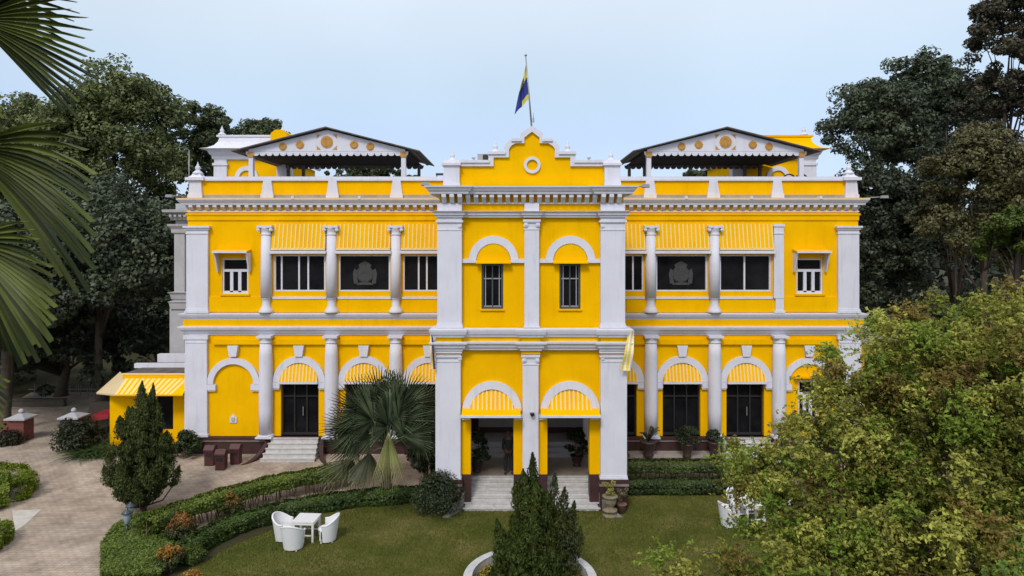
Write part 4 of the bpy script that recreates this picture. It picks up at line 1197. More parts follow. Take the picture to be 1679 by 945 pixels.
# ------------------------------------------------------------------ thuja / cypress
def thuja(name, label, base, flames, seed, dark, light, group=None, lsz=.085, dens=1.0):
    """conifer made of upright flame-shaped plumes: (x, y, z foot, z tip, radius)"""
    rng = np.random.default_rng(seed)
    t = empty(name, base, label, 'conifer', group)
    Cs, Ns, Ts, Us = [], [], [], []
    for (ox, oy, z0, z1, r) in flames:
        n = int(3300 * dens * (z1 - z0) * (r + .08))
        s = rng.random(n) ** 1.1
        prof = np.interp(s, [0, .15, .4, .7, .9, 1], [.45, .95, 1.0, .62, .26, .02])
        a = rng.random(n) * 2 * np.pi
        q = .35 + .65 * rng.random(n) ** .5
        ripple = 1 + .30 * np.sin(a * 3 + s * 11 + seed + ox * 7) + .18 * rng.normal(size=n)
        rad = r * prof * q * ripple
        lean = np.array([ox, oy]) * .22
        x = ox + lean[0] * (s - .3) + rad * np.cos(a); y = oy + lean[1] * (s - .3) + rad * np.sin(a); z = z0 + s * (z1 - z0)
        Cs.append(np.stack([x, y, z], 1))
        u = np.stack([np.cos(a) * .5, np.sin(a) * .5, np.ones(n)], 1) + rng.normal(size=(n, 3)) * .3
        Us.append(u)
        Ns.append(np.stack([np.cos(a), np.sin(a), np.full(n, .3)], 1) + rng.normal(size=(n, 3)) * .55)
        Ts.append(.40 * rng.random() + .35 * rng.random(n) + .25 * (.5 + .5 * np.sin(a * 3 + s * 11 + seed + ox * 7)))
    c = np.concatenate(Cs); nm = np.concatenate(Ns); u = np.concatenate(Us); ti = np.concatenate(Ts)
    ok = c[:, 2] > .06
    c, nm, u, ti = c[ok], nm[ok], u[ok], ti[ok]
    L = lsz * (.7 + .8 * rng.random(len(c)))
    leaves('crown', c, nm, L, L * .42, ti, leaf_mat('thuja_leaf', dark, light, trans=.2, spec=.12), t, up=u, rng=rng)
    mb = MB(); h = max(f[3] for f in flames)
    mb.tube([(0, 0, -.05), (.02, 0, h * .3), (0, .02, h * .8)], [.10, .07, .015], 9)
    for (ox, oy, z0, z1, r) in flames:
        st = max(.15, z0 - .25 - .35 * math.hypot(ox, oy))
        mb.tube([(0, 0, st), (ox * .6, oy * .6, st + .12), (ox, oy, z0 + .1), (ox * 1.1, oy * 1.1, z0 + (z1 - z0) * .75)], [.035, .028, .02, .005], 5)
    mb.build('trunk', BARK, t, fix=False)
    return t
def flame_set(rng, hull, leaders, miss=.28):
    """plumes filling a hull: hull = [(z, radius)...]; leaders are given plumes"""
    out = list(leaders)
    zs = [q[0] for q in hull]; rs = [q[1] for q in hull]
    for z in np.arange(zs[0], zs[-1], .27):
        R0 = np.interp(z, zs, rs)
        k = max(3, int(2 * math.pi * R0 / .40))
        for i in range(k):
            if rng.random() < miss: continue
            a = 2 * math.pi * (i + rng.random() * .8) / k
            rr = R0 * (.55 + .50 * rng.random())
            ln = .34 + .50 * rng.random() ** 1.5
            out.append((rr * math.cos(a), rr * math.sin(a), z - .12 + rng.normal() * .1, z + ln, .15 + .13 * rng.random()))
    return out
THD, THL = (.014, .023, .006), (.090, .112, .032)
b = G(236, 838); b.z = 0
rg = np.random.default_rng(31)
thuja('conifer_tree', 'dark upright conifer with twin tips beside the driveway', b,
      flame_set(rg, [(.55, .55), (.8, .98), (1.13, 1.10), (1.9, .95), (2.6, .74), (3.1, .60), (3.5, .42), (4.0, .22)],
                [(-.06, 0, 3.3, 4.78, .17), (.30, .0, 3.3, 4.70, .16), (-.50, 0, 3.0, 3.85, .18), (.52, -.1, 3.0, 4.0, .17), (.1, -.2, 2.8, 4.3, .26), (.1, 0, 1.2, 3.6, .35), (-.2, 0, .8, 2.4, .45), (.3, .1, .8, 2.4, .45)]), 31, THD, THL)
RC = Vector((X(869, 19.3), 19.3, 0))
rg = np.random.default_rng(37)
THD2, THL2 = (.012, .022, .004), (.080, .108, .022)
thuja('conifer_tree', 'pointed dark conifer growing from the white ring planter', (RC.x + .05, RC.y, .1),
      flame_set(rg, [(.12, 1.05), (.6, 1.03), (1.1, .82), (1.6, .58), (2.1, .38), (2.6, .22)],
                [(.02, 0, 2.3, 3.82, .20), (-.40, 0, 2.2, 3.02, .17), (-.16, -.1, 2.2, 3.25, .22), (.22, 0, 2.0, 2.9, .18), (0, 0, .3, 2.6, .5), (-.86, 0, 1.1, 1.95, .17)]), 37, THD2, THL2)
rg = np.random.default_rng(41)
thuja('conifer_tree', 'looser thinner conifer leaning right beside the pointed one in the planter', (RC.x + .66, RC.y + .3, .1),
      [(.05, 0, 2.0, 3.15, .17), (.30, 0, 1.7, 2.75, .18), (-.1, 0, 1.5, 2.5, .2), (.55, .1, 1.4, 2.3, .18), (.42, -.1, .9, 1.8, .22), (.15, -.1, .8, 1.8, .25), (.7, 0, .8, 1.6, .18), (.1, 0, .2, 1.2, .35), (.5, .1, .2, 1.1, .3)], 41, (.016, .024, .007), (.085, .10, .035), dens=.7)

# ring planter with its yellow ground cover
RP = empty('ring_planter', RC, 'round white low planter wall ringing the middle conifer', 'planter')
mb = MB()
n = 64; prof = [(1.66, -.02), (1.66, .42), (1.64, .46), (1.88, .46), (1.90, .42), (1.84, .40), (1.84, -.02)]
vs, fs = [], []
for k in range(n):
    a = 2 * math.pi * k / n
    for r_, z_ in prof: vs.append((r_ * math.cos(a), r_ * math.sin(a), z_))
m_ = len(prof)
for k in range(n):
    for j in range(m_ - 1): fs.append((k * m_ + j, k * m_ + j + 1, ((k + 1) % n) * m_ + j + 1, ((k + 1) % n) * m_ + j))
mb.add(vs, fs)
mb.build('rim_wall', mat('planter_white', (.62, .62, .63), .7, col2=(.44, .44, .45), scale=5, bump=.15, streak=.35), RP)
MB().lathe(0, 0, [(1.655, .1), (1.655, .16), (.001, .17)], 40).build('soil', SOIL, RP)
rng = np.random.default_rng(8)
n = 5200
a = rng.random(n) * 6.28; r_ = 1.6 * rng.random(n) ** .5
c = np.stack([r_ * np.cos(a), r_ * np.sin(a), .17 + .16 * rng.random(n)], 1)
o = leaves('ground_cover', c, rng.normal(size=(n, 3)) * .5 + np.array([0, 0, 1.]), .09, .05, rng.random(n), leaf_mat('gold_leaf', (.17, .14, .02), (.42, .34, .04)), rng=rng)
o.location = RC
tag(o, 'yellow-green ground cover filling the ring planter', 'ground cover', kind='stuff')

# ------------------------------------------------------------------ hedges and shrubs
def hedge(name, label, pts, w, z0, z1, dens, dark, light, seed, leaf=.09, stems=False, tips=None, cat='hedge', group=None):
    """clipped hedge along a polyline: leaves over a rounded box section, wooden stems below"""
    rng = np.random.default_rng(seed)
    P = [Vector((p[0], p[1], 0)) for p in pts]
    t = empty(name, (P[0].x, P[0].y, gz(P[0].y)), label, cat, group)
    seg = [(P[i], P[i + 1], (P[i + 1] - P[i]).length) for i in range(len(P) - 1)]
    tot = sum(s[2] for s in seg)
    n = int(dens * tot)
    cum = np.cumsum([0] + [s[2] for s in seg])
    u = rng.random(n) * tot
    k = np.clip(np.searchsorted(cum, u) - 1, 0, len(seg) - 1)
    A = np.array([list(s[0]) for s in seg]); B = np.array([list(s[1]) for s in seg]); Ln = np.array([s[2] for s in seg])
    f = ((u - cum[k]) / Ln[k])[:, None]
    base = A[k] * (1 - f) + B[k] * f
    dr = (B[k] - A[k]) / Ln[k][:, None]
    nx = np.stack([-dr[:, 1], dr[:, 0], np.zeros(n)], 1)
    th = rng.random(n) * 2 * np.pi
    # super-ellipse section
    ex = .55
    cu = np.sign(np.cos(th)) * np.abs(np.cos(th)) ** ex; cv = np.sign(np.sin(th)) * np.abs(np.sin(th)) ** ex
    rr = .55 + .45 * rng.random(n) ** .35
    bumpy = 1 + .10 * np.sin(u * 3.1 + th * 2) + .08 * np.sin(u * 7.7 + seed) + .06 * rng.normal(size=n)
    off = cu * rr * bumpy * w / 2
    zz = (z0 + z1) / 2 + cv * rr * (z1 - z0) / 2 * (1 + .5 * (bumpy - 1))
    gzv = np.array([gz(y) for y in base[:, 1]])
    c = base + nx * off[:, None]; c[:, 2] = np.maximum(zz, .03) + gzv
    nm = nx * cu[:, None] + np.array([0, 0, 1.]) * cv[:, None] + rng.normal(size=(n, 3)) * .5; nm[:, 2] += .4
    ti = .35 * (.5 + .5 * np.sin(u * 2.3 + th)) + .65 * rng.random(n)
    c -= np.array([P[0].x, P[0].y, gz(P[0].y)])
    sz = leaf * (.7 + .6 * rng.random(n))
    leaves('foliage', c, nm, sz, sz * .6, ti, leaf_mat('hedge_leaf', dark, light), t, rng=rng)
    if stems:
        mb = MB()
        q = 0
        while q < tot:
            kk = int(np.clip(np.searchsorted(cum, q) - 1, 0, len(seg) - 1)); fr = (q - cum[kk]) / Ln[kk]
            p = P[kk].lerp(P[kk + 1], max(0, fr))
            for _ in range(3):
                ox, oy = rng.normal() * w * .22, rng.normal() * w * .22
                a_ = Vector((p.x + ox - P[0].x, p.y + oy - P[0].y, gz(p.y) - gz(P[0].y)))
                mb.tube([a_, a_ + Vector((rng.normal() * .06, rng.normal() * .06, (z0 + z1) * .35)), a_ + Vector((rng.normal() * .16, rng.normal() * .1, z1 * .85))], [.016, .013, .006], 5)
            q += .16 + .12 * rng.random()
        mb.build('stems', STEM, t, fix=False)
    return t
HGD, HGL = (.030, .052, .007), (.180, .240, .030)
hedge('hedge', 'clipped green hedge on bare stems between driveway and lawn', [(-6.4, 27.6), (-9.0, 26.3), (-10.3, 25.0), (-11.4, 23.5), (-11.9, 22.2)], .85, .42, .92, 3000, HGD, HGL, 51, stems=True)
hedge('hedge', 'lower dark green hedge along the left curve of the lawn', [(-1.9, 26.0), (-4.0, 26.1), (-6.2, 25.6), (-8.2, 24.6), (-9.6, 23.2), (-10.1, 21.9), (-10.2, 20.9)], .75, .0, .55, 3000, (.016, .034, .006), (.085, .135, .022), 52)
hedge('hedge', 'clipped green hedge on bare stems in front of the right terrace', [(4.6, 27.9), (10.4, 27.9)], .8, .42, .85, 2600, (.024, .040, .009), (.115, .155, .034), 53, stems=True)
hedge('hedge', 'lower dark green hedge along the back of the lawn on the right', [(4.5, 26.9), (10.6, 26.9)], .7, .0, .55, 2600, (.014, .030, .007), (.070, .112, .024), 54)
hedge('hedge', 'bright yellow-green clipped hedge at the far left of the driveway', [gp(-40, 836), gp(14, 826), gp(24, 806), gp(-40, 800)], 1.5, .0, .85, 3300, (.06, .095, .006), (.27, .34, .026), 55)
hedge('hedge', 'yellow-green clipped hedge at the left edge nearer the camera', [gp(-40, 888), gp(-4, 882), gp(-12, 900), gp(-40, 915)], .9, .0, .6, 3000, (.06, .095, .006), (.25, .32, .026), 56)

def shrub(name, label, base, r, h, seed, dark, light, n=2600, leaf=.10, top=None, group=None, nclump=28, cat='shrub', aspect=.6):
    rng = np.random.default_rng(seed)
    t = empty(name, base, label, cat, group)
    d = rsphere(rng, nclump); d[:, 2] = np.abs(d[:, 2]) * 1.0 - .12
    cc = d * np.array([r * .72, r * .72, h * .62]) * (.6 + .4 * rng.random((nclump, 1))) + np.array([0, 0, h * .32])
    c, nm, ti = clumps_to_leaves(rng, cc, r * .30 * (.7 + .6 * rng.random(nclump)), n // nclump, flat=.9)
    ok = c[:, 2] > .02
    c, nm, ti = c[ok], nm[ok], ti[ok]
    sz = leaf * (.7 + .6 * rng.random(len(c)))
    if top:
        tp = (c[:, 2] + .25 * h * rng.normal(size=len(c)) * .4) > .66 * h
        m2 = leaf_mat('shrub_tip_leaf', *top)
        leaves('new_leaves', c[tp], nm[tp], sz[tp], sz[tp] * aspect, ti[tp], m2, t, rng=rng)
        c, nm, ti, sz = c[~tp], nm[~tp], ti[~tp], sz[~tp]
    leaves('foliage', c, nm, sz, sz * aspect, ti, leaf_mat('shrub_leaf', dark, light), t, rng=rng)
    mb = MB()
    for k in range(10):
        e = cc[k % nclump]
        mb.tube([(rng.normal() * .05, rng.normal() * .05, 0), (e[0] * .4, e[1] * .4, e[2] * .5), tuple(e)], [.025, .018, .006], 5)
    mb.build('stems', STEM, t, fix=False)
    return t
TIP = ((.13, .05, .012), (.36, .17, .035))
SG = 'round shrubs with orange-brown tips along the lawn edge'
def gb(px, py): v = G(px, py); return (v.x, v.y, gz(v.y))
shrub('round_shrub', 'round shrub with orange-brown tips, farthest along the lawn edge', gb(378, 850), .55, 1.0, 61, (.02, .03, .008), (.08, .10, .02), 2800, .075, TIP, SG)
shrub('round_shrub', 'largest round shrub with orange-brown tips, between the other two', gb(297, 892), .62, 1.05, 62, (.02, .03, .008), (.08, .10, .02), 3200, .075, TIP, SG)
shrub('round_shrub', 'round shrub with golden tips nearest the camera on the lawn edge', gb(278, 938), .52, .9, 63, (.02, .03, .008), (.08, .11, .02), 2800, .075, ((.20, .08, .01), (.45, .22, .03)), SG)
shrub('round_shrub', 'small golden-tipped shrub at the bottom of the lawn edge', gb(312, 985), .5, .85, 64, (.02, .03, .008), (.08, .11, .02), 2400, .075, ((.20, .08, .01), (.45, .22, .03)), SG)
shrub('shrub', 'dark straggling shrub in front of the left porch pillar', (X(722, 24.9), 24.9, 0), 1.15, 1.6, 65, (.012, .020, .008), (.055, .075, .028), 7000, .085, nclump=44)
shrub('shrub', 'tall dark shrub behind the fan palm beside the porch', (X(697, 27.6), 27.6, .1), .95, 3.1, 66, (.010, .016, .007), (.045, .062, .022), 5200, .14)
shrub('shrub', 'dark rounded bush at the driveway bend left of the annex', (X(128, 31.4), 31.4, .3), 1.15, 1.7, 67, (.012, .018, .008), (.05, .062, .026), 5200, .12)
shrub('shrub', 'dense green bush at the foot of the left corner pilaster', (X(303, 30.4), 30.4, .3), .78, 1.25, 68, (.012, .022, .007), (.05, .075, .020), 4200, .10)
shrub('shrub', 'low dark bush beside the brick gate pier', (X(14, 32.6), 32.6, .3), .9, .55, 69, (.014, .014, .008), (.05, .045, .022), 3000, .12)
shrub('shrub', 'small green mound between the orange-tipped shrubs', gb(318, 925), .45, .5, 70, (.022, .040, .007), (.12, .17, .022), 2000, .075)
shrub('shrub', 'bright leafy bush in the bottom right corner', (X(1690, 9.0), 9.0, 0), 1.15, 6.9, 71, (.035, .07, .008), (.19, .30, .035), 16000, .085, nclump=110)

# ground cover bed in the lower left
rng = np.random.default_rng(77)
poly = [gp(166, 960), gp(166, 905), gp(186, 878), gp(222, 856), gp(262, 848), gp(292, 868), gp(286, 900), gp(268, 930), gp(262, 960)]
from mathutils.geometry import intersect_point_tri_2d
PX, PYv = np.array([p[0] for p in poly]), np.array([p[1] for p in poly])
n = 60000
qx = rng.uniform(PX.min(), PX.max(), n); qy = rng.uniform(PYv.min(), PYv.max(), n)
ins = np.zeros(n, bool); j = len(poly) - 1
for i in range(len(poly)):
    cnd = ((PYv[i] > qy) != (PYv[j] > qy)) & (qx < (PX[j] - PX[i]) * (qy - PYv[i]) / (PYv[j] - PYv[i] + 1e-12) + PX[i])
    ins ^= cnd; j = i
qx, qy = qx[ins], qy[ins]; n = len(qx)
hz = .34 + .05 * np.sin(qx * 3) * np.cos(qy * 2.6) - .22 * rng.random(n) ** 2
c = np.stack([qx, qy, hz], 1)
o = leaves('ground_cover', c, rng.normal(size=(n, 3)) * .45 + np.array([0, -.1, 1.]), .13 * (.7 + .6 * rng.random(n)), .055, rng.random(n), leaf_mat('cover_leaf', (.032, .058, .007), (.185, .250, .036)), rng=rng)
tag(o, 'low leafy green ground cover in the bed beside the driveway', 'ground cover', kind='stuff')

# grass blades over the lawn
rng = np.random.default_rng(78)
LX, LYv = np.array([p[0] for p in LAWNP]), np.array([p[1] for p in LAWNP])
n = 120000
qx = rng.uniform(-10.5, 14, n); qy = rng.uniform(18.2, 26.6, n)
ins = np.zeros(n, bool); j = len(LAWNP) - 1
for i in range(len(LAWNP)):
    cnd = ((LYv[i] > qy) != (LYv[j] > qy)) & (qx < (LX[j] - LX[i]) * (qy - LYv[i]) / (LYv[j] - LYv[i] + 1e-12) + LX[i])
    ins ^= cnd; j = i
dd = np.hypot(qx - RC.x, qy - RC.y)
ins &= dd > 1.95
qx, qy = qx[ins], qy[ins]; n = len(qx)
c = np.stack([qx, qy, np.full(n, .03) + np.array([gz(y) for y in qy])], 1)
nm = rng.normal(size=(n, 3)); nm[:, 2] *= .3
up = rng.normal(size=(n, 3)) * .5 + np.array([0, 0, 1.])
pt = np.clip(.5 + .4 * np.sin(qx * .9 + 1.3 * np.sin(qy * .7)) * np.cos(qy * 1.1 + np.sin(qx * .6)) + .3 * np.sin(qx * 2.7 + qy) * np.sin(qy * 3.1 - qx * .8), 0, 1)
o = leaves('grass', c, nm, .075, .02, .5 * pt + .5 * rng.random(n), leaf_mat('grass_blade', (.055, .076, .009), (.22, .20, .060)), up=up, rng=rng, fold=.05)
tag(o, 'short olive-green grass of the lawn', 'grass', kind='stuff')

# strappy plants at the driveway bend
def strap_clump(label, base, n, L, seed, dark, light, group):
    rng = np.random.default_rng(seed)
    mb = MB()
    for k in range(n):
        a = rng.random() * 6.28; el = .6 + .5 * rng.random(); ln = L * (.7 + .5 * rng.random())
        p = []; w = .018 + .012 * rng.random()
        o = Vector((rng.normal() * .15, rng.normal() * .15, 0))
        side = Vector((-math.sin(a), math.cos(a), 0))
        N = 6
        for i in range(N + 1):
            t = i / N
            rad = ln * (t * math.cos(el) + .35 * t * t); z = ln * (t * math.sin(el) - .62 * t * t)
            ww = w * (1 - t ** 3) + .003
            c = o + Vector((math.cos(a) * rad, math.sin(a) * rad, max(.02, z)))
            p += [c - side * ww, c + side * ww]
        b = len(mb.v); mb.v += [tuple(q) for q in p]
        for i in range(N): mb.f.append([b + 2 * i, b + 2 * i + 1, b + 2 * i + 3, b + 2 * i + 2]); mb.m.append(0); mb.s.append(True)
    t = empty('strap_plant', base, label, 'plant', group)
    o = mb.build('foliage', leaf_mat('strap_leaf', dark, light), t, fix=False)
    at = o.data.attributes.new('tint', 'FLOAT', 'FACE')
    at.data.foreach_set('value', np.repeat(rng.random(n), 6).astype(np.float32))
    return t
for i, (px, Yp, lb) in enumerate(((140, 30.7, 'strap-leaved plant at the left end of the driveway bend'), (162, 30.9, 'strap-leaved plant in front of the annex corner'), (186, 31.0, 'strap-leaved plant under the annex awning, hidden partly by the conifer'))):
    strap_clump(lb, (X(px, Yp), Yp, .3), 120, 1.15, 80 + i, (.02, .04, .012), (.075, .13, .035), 'strap-leaved plants at the driveway bend')

# ------------------------------------------------------------------ big foreground bush on the right
def spray_bush(name, label, lobes, nclump, seed, dark, light, leaf, cat='tree', tw=30, per=17):
    """small-leaved tree: limbs to lobes, lobes set with separate sprays of leafy twigs, gaps between"""
    rng = np.random.default_rng(seed)
    cen = np.array([l[:3] for l in lobes]); rad = np.array([l[3:6] for l in lobes])
    vol = rad.prod(1) ** (2 / 3); pk = vol / vol.sum()
    k = rng.choice(len(lobes), nclump, p=pk)
    d = rsphere(rng, nclump)
    d[:, 1] = np.where((d[:, 1] > .2) & (rng.random(nclump) < .75), -d[:, 1], d[:, 1])
    fr = .78 + .34 * rng.random(nclump)
    pc = cen[k] + d * rad[k] * fr[:, None]                     # foot of each spray
    cd = d * np.array([1, .8, .6]) + rng.normal(size=(nclump, 3)) * .4; cd[:, 2] += .35
    cd /= np.linalg.norm(cd, axis=1, keepdims=True)
    csz = .30 + .42 * rng.random(nclump)
    i1 = np.repeat(np.arange(nclump), tw)
    nt = len(i1)
    td = cd[i1] + rng.normal(size=(nt, 3)) * .55; td /= np.linalg.norm(td, axis=1, keepdims=True)
    ts = pc[i1] + rng.normal(size=(nt, 3)) * (.16 * csz[i1])[:, None]
    tl = csz[i1] * (.5 + .8 * rng.random(nt))
    i2 = np.repeat(np.arange(nt), per)
    s = .12 + .88 * rng.random(len(i2))
    p = ts[i2] + td[i2] * (s * tl[i2])[:, None]; p[:, 2] -= .30 * s * s * tl[i2]
    p += rng.normal(size=p.shape) * .022
    nm = rng.normal(size=p.shape) * .75 + np.array([0, -.15, .85])
    u = td[i2] * .7 + rng.normal(size=p.shape) * .6; u[:, 2] -= .25
    ct = rng.random(nclump)
    lt = rng.random(len(lobes))
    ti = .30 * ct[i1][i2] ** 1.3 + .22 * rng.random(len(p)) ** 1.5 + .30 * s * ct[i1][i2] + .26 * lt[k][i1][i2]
    base = np.array([cen[:, 0].mean(), cen[:, 1].mean(), 0])
    t = empty(name, base, label, cat)
    ok = p[:, 2] > .05
    p, nm, u, ti = p[ok], nm[ok], u[ok], ti[ok]
    sz = leaf * (.6 + .8 * rng.random(len(p)))
    cls = rng.random(nclump)[i1][i2][ok]
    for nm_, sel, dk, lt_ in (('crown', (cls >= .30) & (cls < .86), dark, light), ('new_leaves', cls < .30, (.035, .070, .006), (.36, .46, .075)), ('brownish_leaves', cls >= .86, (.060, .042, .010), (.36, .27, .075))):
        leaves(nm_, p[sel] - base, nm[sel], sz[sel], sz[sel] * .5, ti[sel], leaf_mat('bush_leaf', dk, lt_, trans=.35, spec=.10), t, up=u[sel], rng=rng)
    mb = MB()
    for i, l in enumerate(lobes):
        e = Vector(l[:3]) - Vector(base)
        mb.tube([(rng.normal() * .1, rng.normal() * .1, 0), Vector((e.x * .35, e.y * .35, e.z * .5)), e, e + Vector((rng.normal() * .3, 0, l[5] * .5))], [q * min(1, l[5] / .9) for q in (.06, .04, .018, .005)], 7)
    for q in range(nclump):
        a_ = Vector(cen[k[q]]) - Vector(base); b_ = Vector(pc[q]) - Vector(base)
        if b_.z < .1: continue
        mb.tube([a_.lerp(b_, .3), a_.lerp(b_, .7) + Vector((0, 0, .05)), b_, b_ + Vector(cd[q]) * csz[q] * .9], [.018, .013, .009, .003], 4)
    mb.build('trunk', STEM, t, fix=False)
    return t
def lobe(px, py, Y, rpx, rpy, ry):
    s = Y / F
    return (X(px, Y), Y, Z(py, Y), rpx * s, ry, rpy * s)
LB = [lobe(1590, 545, 14.5, 75, 60, 1.2), lobe(1500, 560, 14, 60, 40, .9), lobe(1660, 540, 14, 60, 70, 1.2), lobe(1440, 620, 14, 65, 50, 1.1), lobe(1540, 640, 13.5, 90, 70, 1.4), lobe(1640, 650, 13, 90, 90, 1.4),
      lobe(1375, 665, 13.5, 45, 50, .9), lobe(1420, 730, 13.5, 90, 60, 1.3), lobe(1530, 750, 12.8, 100, 80, 1.4), lobe(1640, 780, 12.3, 100, 100, 1.4), lobe(1320, 745, 13.5, 70, 40, 1.0), lobe(1245, 765, 13.8, 55, 26, .8),
      lobe(1330, 820, 13, 80, 45, 1.1), lobe(1430, 840, 12.5, 90, 70, 1.2), lobe(1550, 870, 11.8, 110, 80, 1.2), lobe(1340, 900, 12.5, 80, 45, 1.0), lobe(1230, 915, 12.8, 60, 25, .8), lobe(1160, 945, 12.5, 60, 30, .8), lobe(1440, 940, 11.8, 110, 60, 1.1), lobe(1290, 965, 12.2, 100, 40, 1.0),
      lobe(1390, 610, 13.8, 40, 34, .7), lobe(1360, 690, 13.4, 50, 40, .9), lobe(1262, 862, 12.9, 30, 16, .4), lobe(1290, 830, 12.8, 40, 26, .6), lobe(1150, 905, 12.8, 34, 14, .4)]
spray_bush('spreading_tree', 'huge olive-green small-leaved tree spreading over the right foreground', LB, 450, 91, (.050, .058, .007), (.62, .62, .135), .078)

# ------------------------------------------------------------------ fan palms
PALM_MATS = {}
def fan_frond(name, parent, hub, aim, size, seed, m, spread=125, nseg=34, petiole_from=None, droop=.35, roll=0.0, cup=.25, join=.46):
    """palmate leaf: segments joined in the inner half, free and drooping outside; petiole back to the crown"""
    rng = random.Random(seed)
    aim = Vector(aim).normalized()
    side = aim.cross(Vector((0, 0, 1)))
    if side.length < .05: side = Vector((1, 0, 0))
    side.normalize(); nrm = side.cross(aim).normalized()
    side, nrm = side * math.cos(roll) + nrm * math.sin(roll), nrm * math.cos(roll) - side * math.sin(roll)
    hub = Vector(hub); mb = MB(); tints = []
    da = 2 * spread / nseg
    for i in range(nseg):
        an = -spread + da * (i + .5)
        ln = size * (.72 + .28 * math.cos(R(an) * .62)) * (.92 + .14 * rng.random())
        hw = R(da) * .5
        ti = rng.random()
        split = join + .06 * rng.random()
        sag = droop * (.6 + .8 * rng.random())
        ca = R(an)
        def P(t, off, lift):
            d = aim * math.cos(ca + off) + side * math.sin(ca + off)
            q = hub + d * (ln * t) + nrm * (lift + cup * ln * abs(math.sin(ca)) * t * .6)
            q.z -= sag * ln * max(0, t - .3) ** 2 * 1.1
            return q
        N = 6
        rows = []
        for j in range(N + 1):
            t = .04 + .96 * j / N
            o = hw if t < split else hw * max(.03, (1 - (t - split) / (1 - split)) ** .9) * split / t
            fo = ln * .018 * (1 if t > .1 else 0)
            rows.append((P(t, -o, -fo), P(t, 0, fo), P(t, o, -fo)))
        b = len(mb.v)
        for r_ in rows: mb.v += [tuple(q) for q in r_]
        for j in range(N):
            for q in (0, 1):
                mb.f.append([b + 3 * j + q, b + 3 * j + q + 1, b + 3 * j + 4 + q, b + 3 * j + 3 + q]); mb.m.append(0); mb.s.append(False); tints.append(ti)
    if petiole_from is not None:
        a = Vector(petiole_from)
        k = len(mb.f)
        mid = a.lerp(hub, .5) + Vector((0, 0, .08 * (hub - a).length))
        mb.tube([a, mid, hub + aim * .05], [.03 * size ** .3, .02 * size ** .3, .012], 6)
        tints += [.85] * (len(mb.f) - k)
    o = mb.build(name, m, parent, fix=False)
    at = o.data.attributes.new('tint', 'FLOAT', 'FACE')
    at.data.foreach_set('value', np.array(tints, dtype=np.float32))
    return o
PM = leaf_mat('palm_leaf', (.020, .032, .014), (.165, .21, .115), rough=.5, trans=.2, spec=.25)
PM2 = leaf_mat('pale_palm_leaf', (.42, .45, .17), (.76, .76, .40), rough=.5, trans=.3)
PM3 = leaf_mat('faded_palm_leaf', (.11, .12, .06), (.28, .29, .17), rough=.5, trans=.25)
NPM = leaf_mat('near_palm_leaf', (.014, .024, .006), (.130, .158, .034), rough=.5, trans=.25, spec=.2)

PB = Vector((X(634, 26.2), 26.2, gz(26.2)))
palm = empty('fan_palm', PB, 'fan palm with a short trunk and hanging pale frond left of the porch', 'palm tree')
mb = MB()
mb.tube([(0, 0, -.05), (.02, 0, .5), (-.02, 0, 1.3), (0, 0, 2.1)], [.26, .21, .19, .14], 12)
for k in range(26):
    a = k * 2.4; z = .3 + .062 * k
    mb.tube([(math.cos(a) * .16, math.sin(a) * .16, z), (math.cos(a) * .27, math.sin(a) * .27, z + .16)], [.05, .02], 5)
mb.build('trunk', BARK, palm, fix=False)
def pv(px, py, dY=0):      # a point in the palm's own space from the picture
    Y = 26.2 + dY
    return Vector((X(px, Y), Y, Z(py, Y))) - PB
crown0 = Vector((0, 0, 2.0))
rng = random.Random(4)
specs = [  # hub px,py,dY, tip px,py,dY, size
    (596, 676, -.1, 556, 610, -.3, 1.5), (622, 660, .2, 612, 592, .2, 1.45), (660, 664, .1, 690, 600, 0, 1.5), (584, 704, -.3, 518, 672, -.5, 1.4), (612, 690, -.5, 584, 630, -.8, 1.45),
    (654, 690, -.5, 684, 630, -.8, 1.45), (682, 690, .1, 738, 656, .1, 1.25), (640, 668, .6, 642, 600, .8, 1.5), (688, 714, -.3, 738, 724, -.5, 1.15), (588, 722, -.4, 522, 718, -.7, 1.4),
    (636, 700, -.8, 630, 640, -1.1, 1.4), (604, 684, .6, 560, 630, .8, 1.3), (678, 676, .6, 722, 626, .8, 1.3), (612, 716, -.7, 572, 690, -1.0, 1.2), (662, 716, -.7, 700, 694, -1.0, 1.15), (644, 684, -.2, 660, 610, -.3, 1.5),
    (640, 706, .3, 600, 660, .4, 1.3), (646, 708, .3, 690, 664, .4, 1.3)]
for i, (a, b_, c_, d_, e_, f_, s_) in enumerate(specs):
    hub = pv(a, b_, c_); aim = pv(d_, e_, f_) - hub
    fan_frond('frond', palm, hub, aim, s_, 100 + i, PM, 100, 38, crown0, .10, roll=R(90 + rng.uniform(-40, 40)) if aim.x > 0 else R(-90 + rng.uniform(-40, 40)), cup=.05)
o = fan_frond('frond', palm, pv(637, 708, -1.5), Vector((.06, -.25, -1)), 2.0, 130, PM2, 21, 20, crown0, .0, roll=0, cup=-.05)
o['label'] = 'pale yellow-green folded frond hanging down'
for (a, b_, d_, e_, s_) in ((606, 742, 596, 790, 1.25), (578, 752, 548, 796, 1.35)):
    hub = pv(a, b_, -.7)
    o = fan_frond('frond', palm, hub, pv(d_, e_, -.9) - hub, s_, 131 + a, PM3, 55, 22, crown0, .1, roll=R(-80), cup=.05)
    o['label'] = 'faded grey-green frond drooping over the hedge'

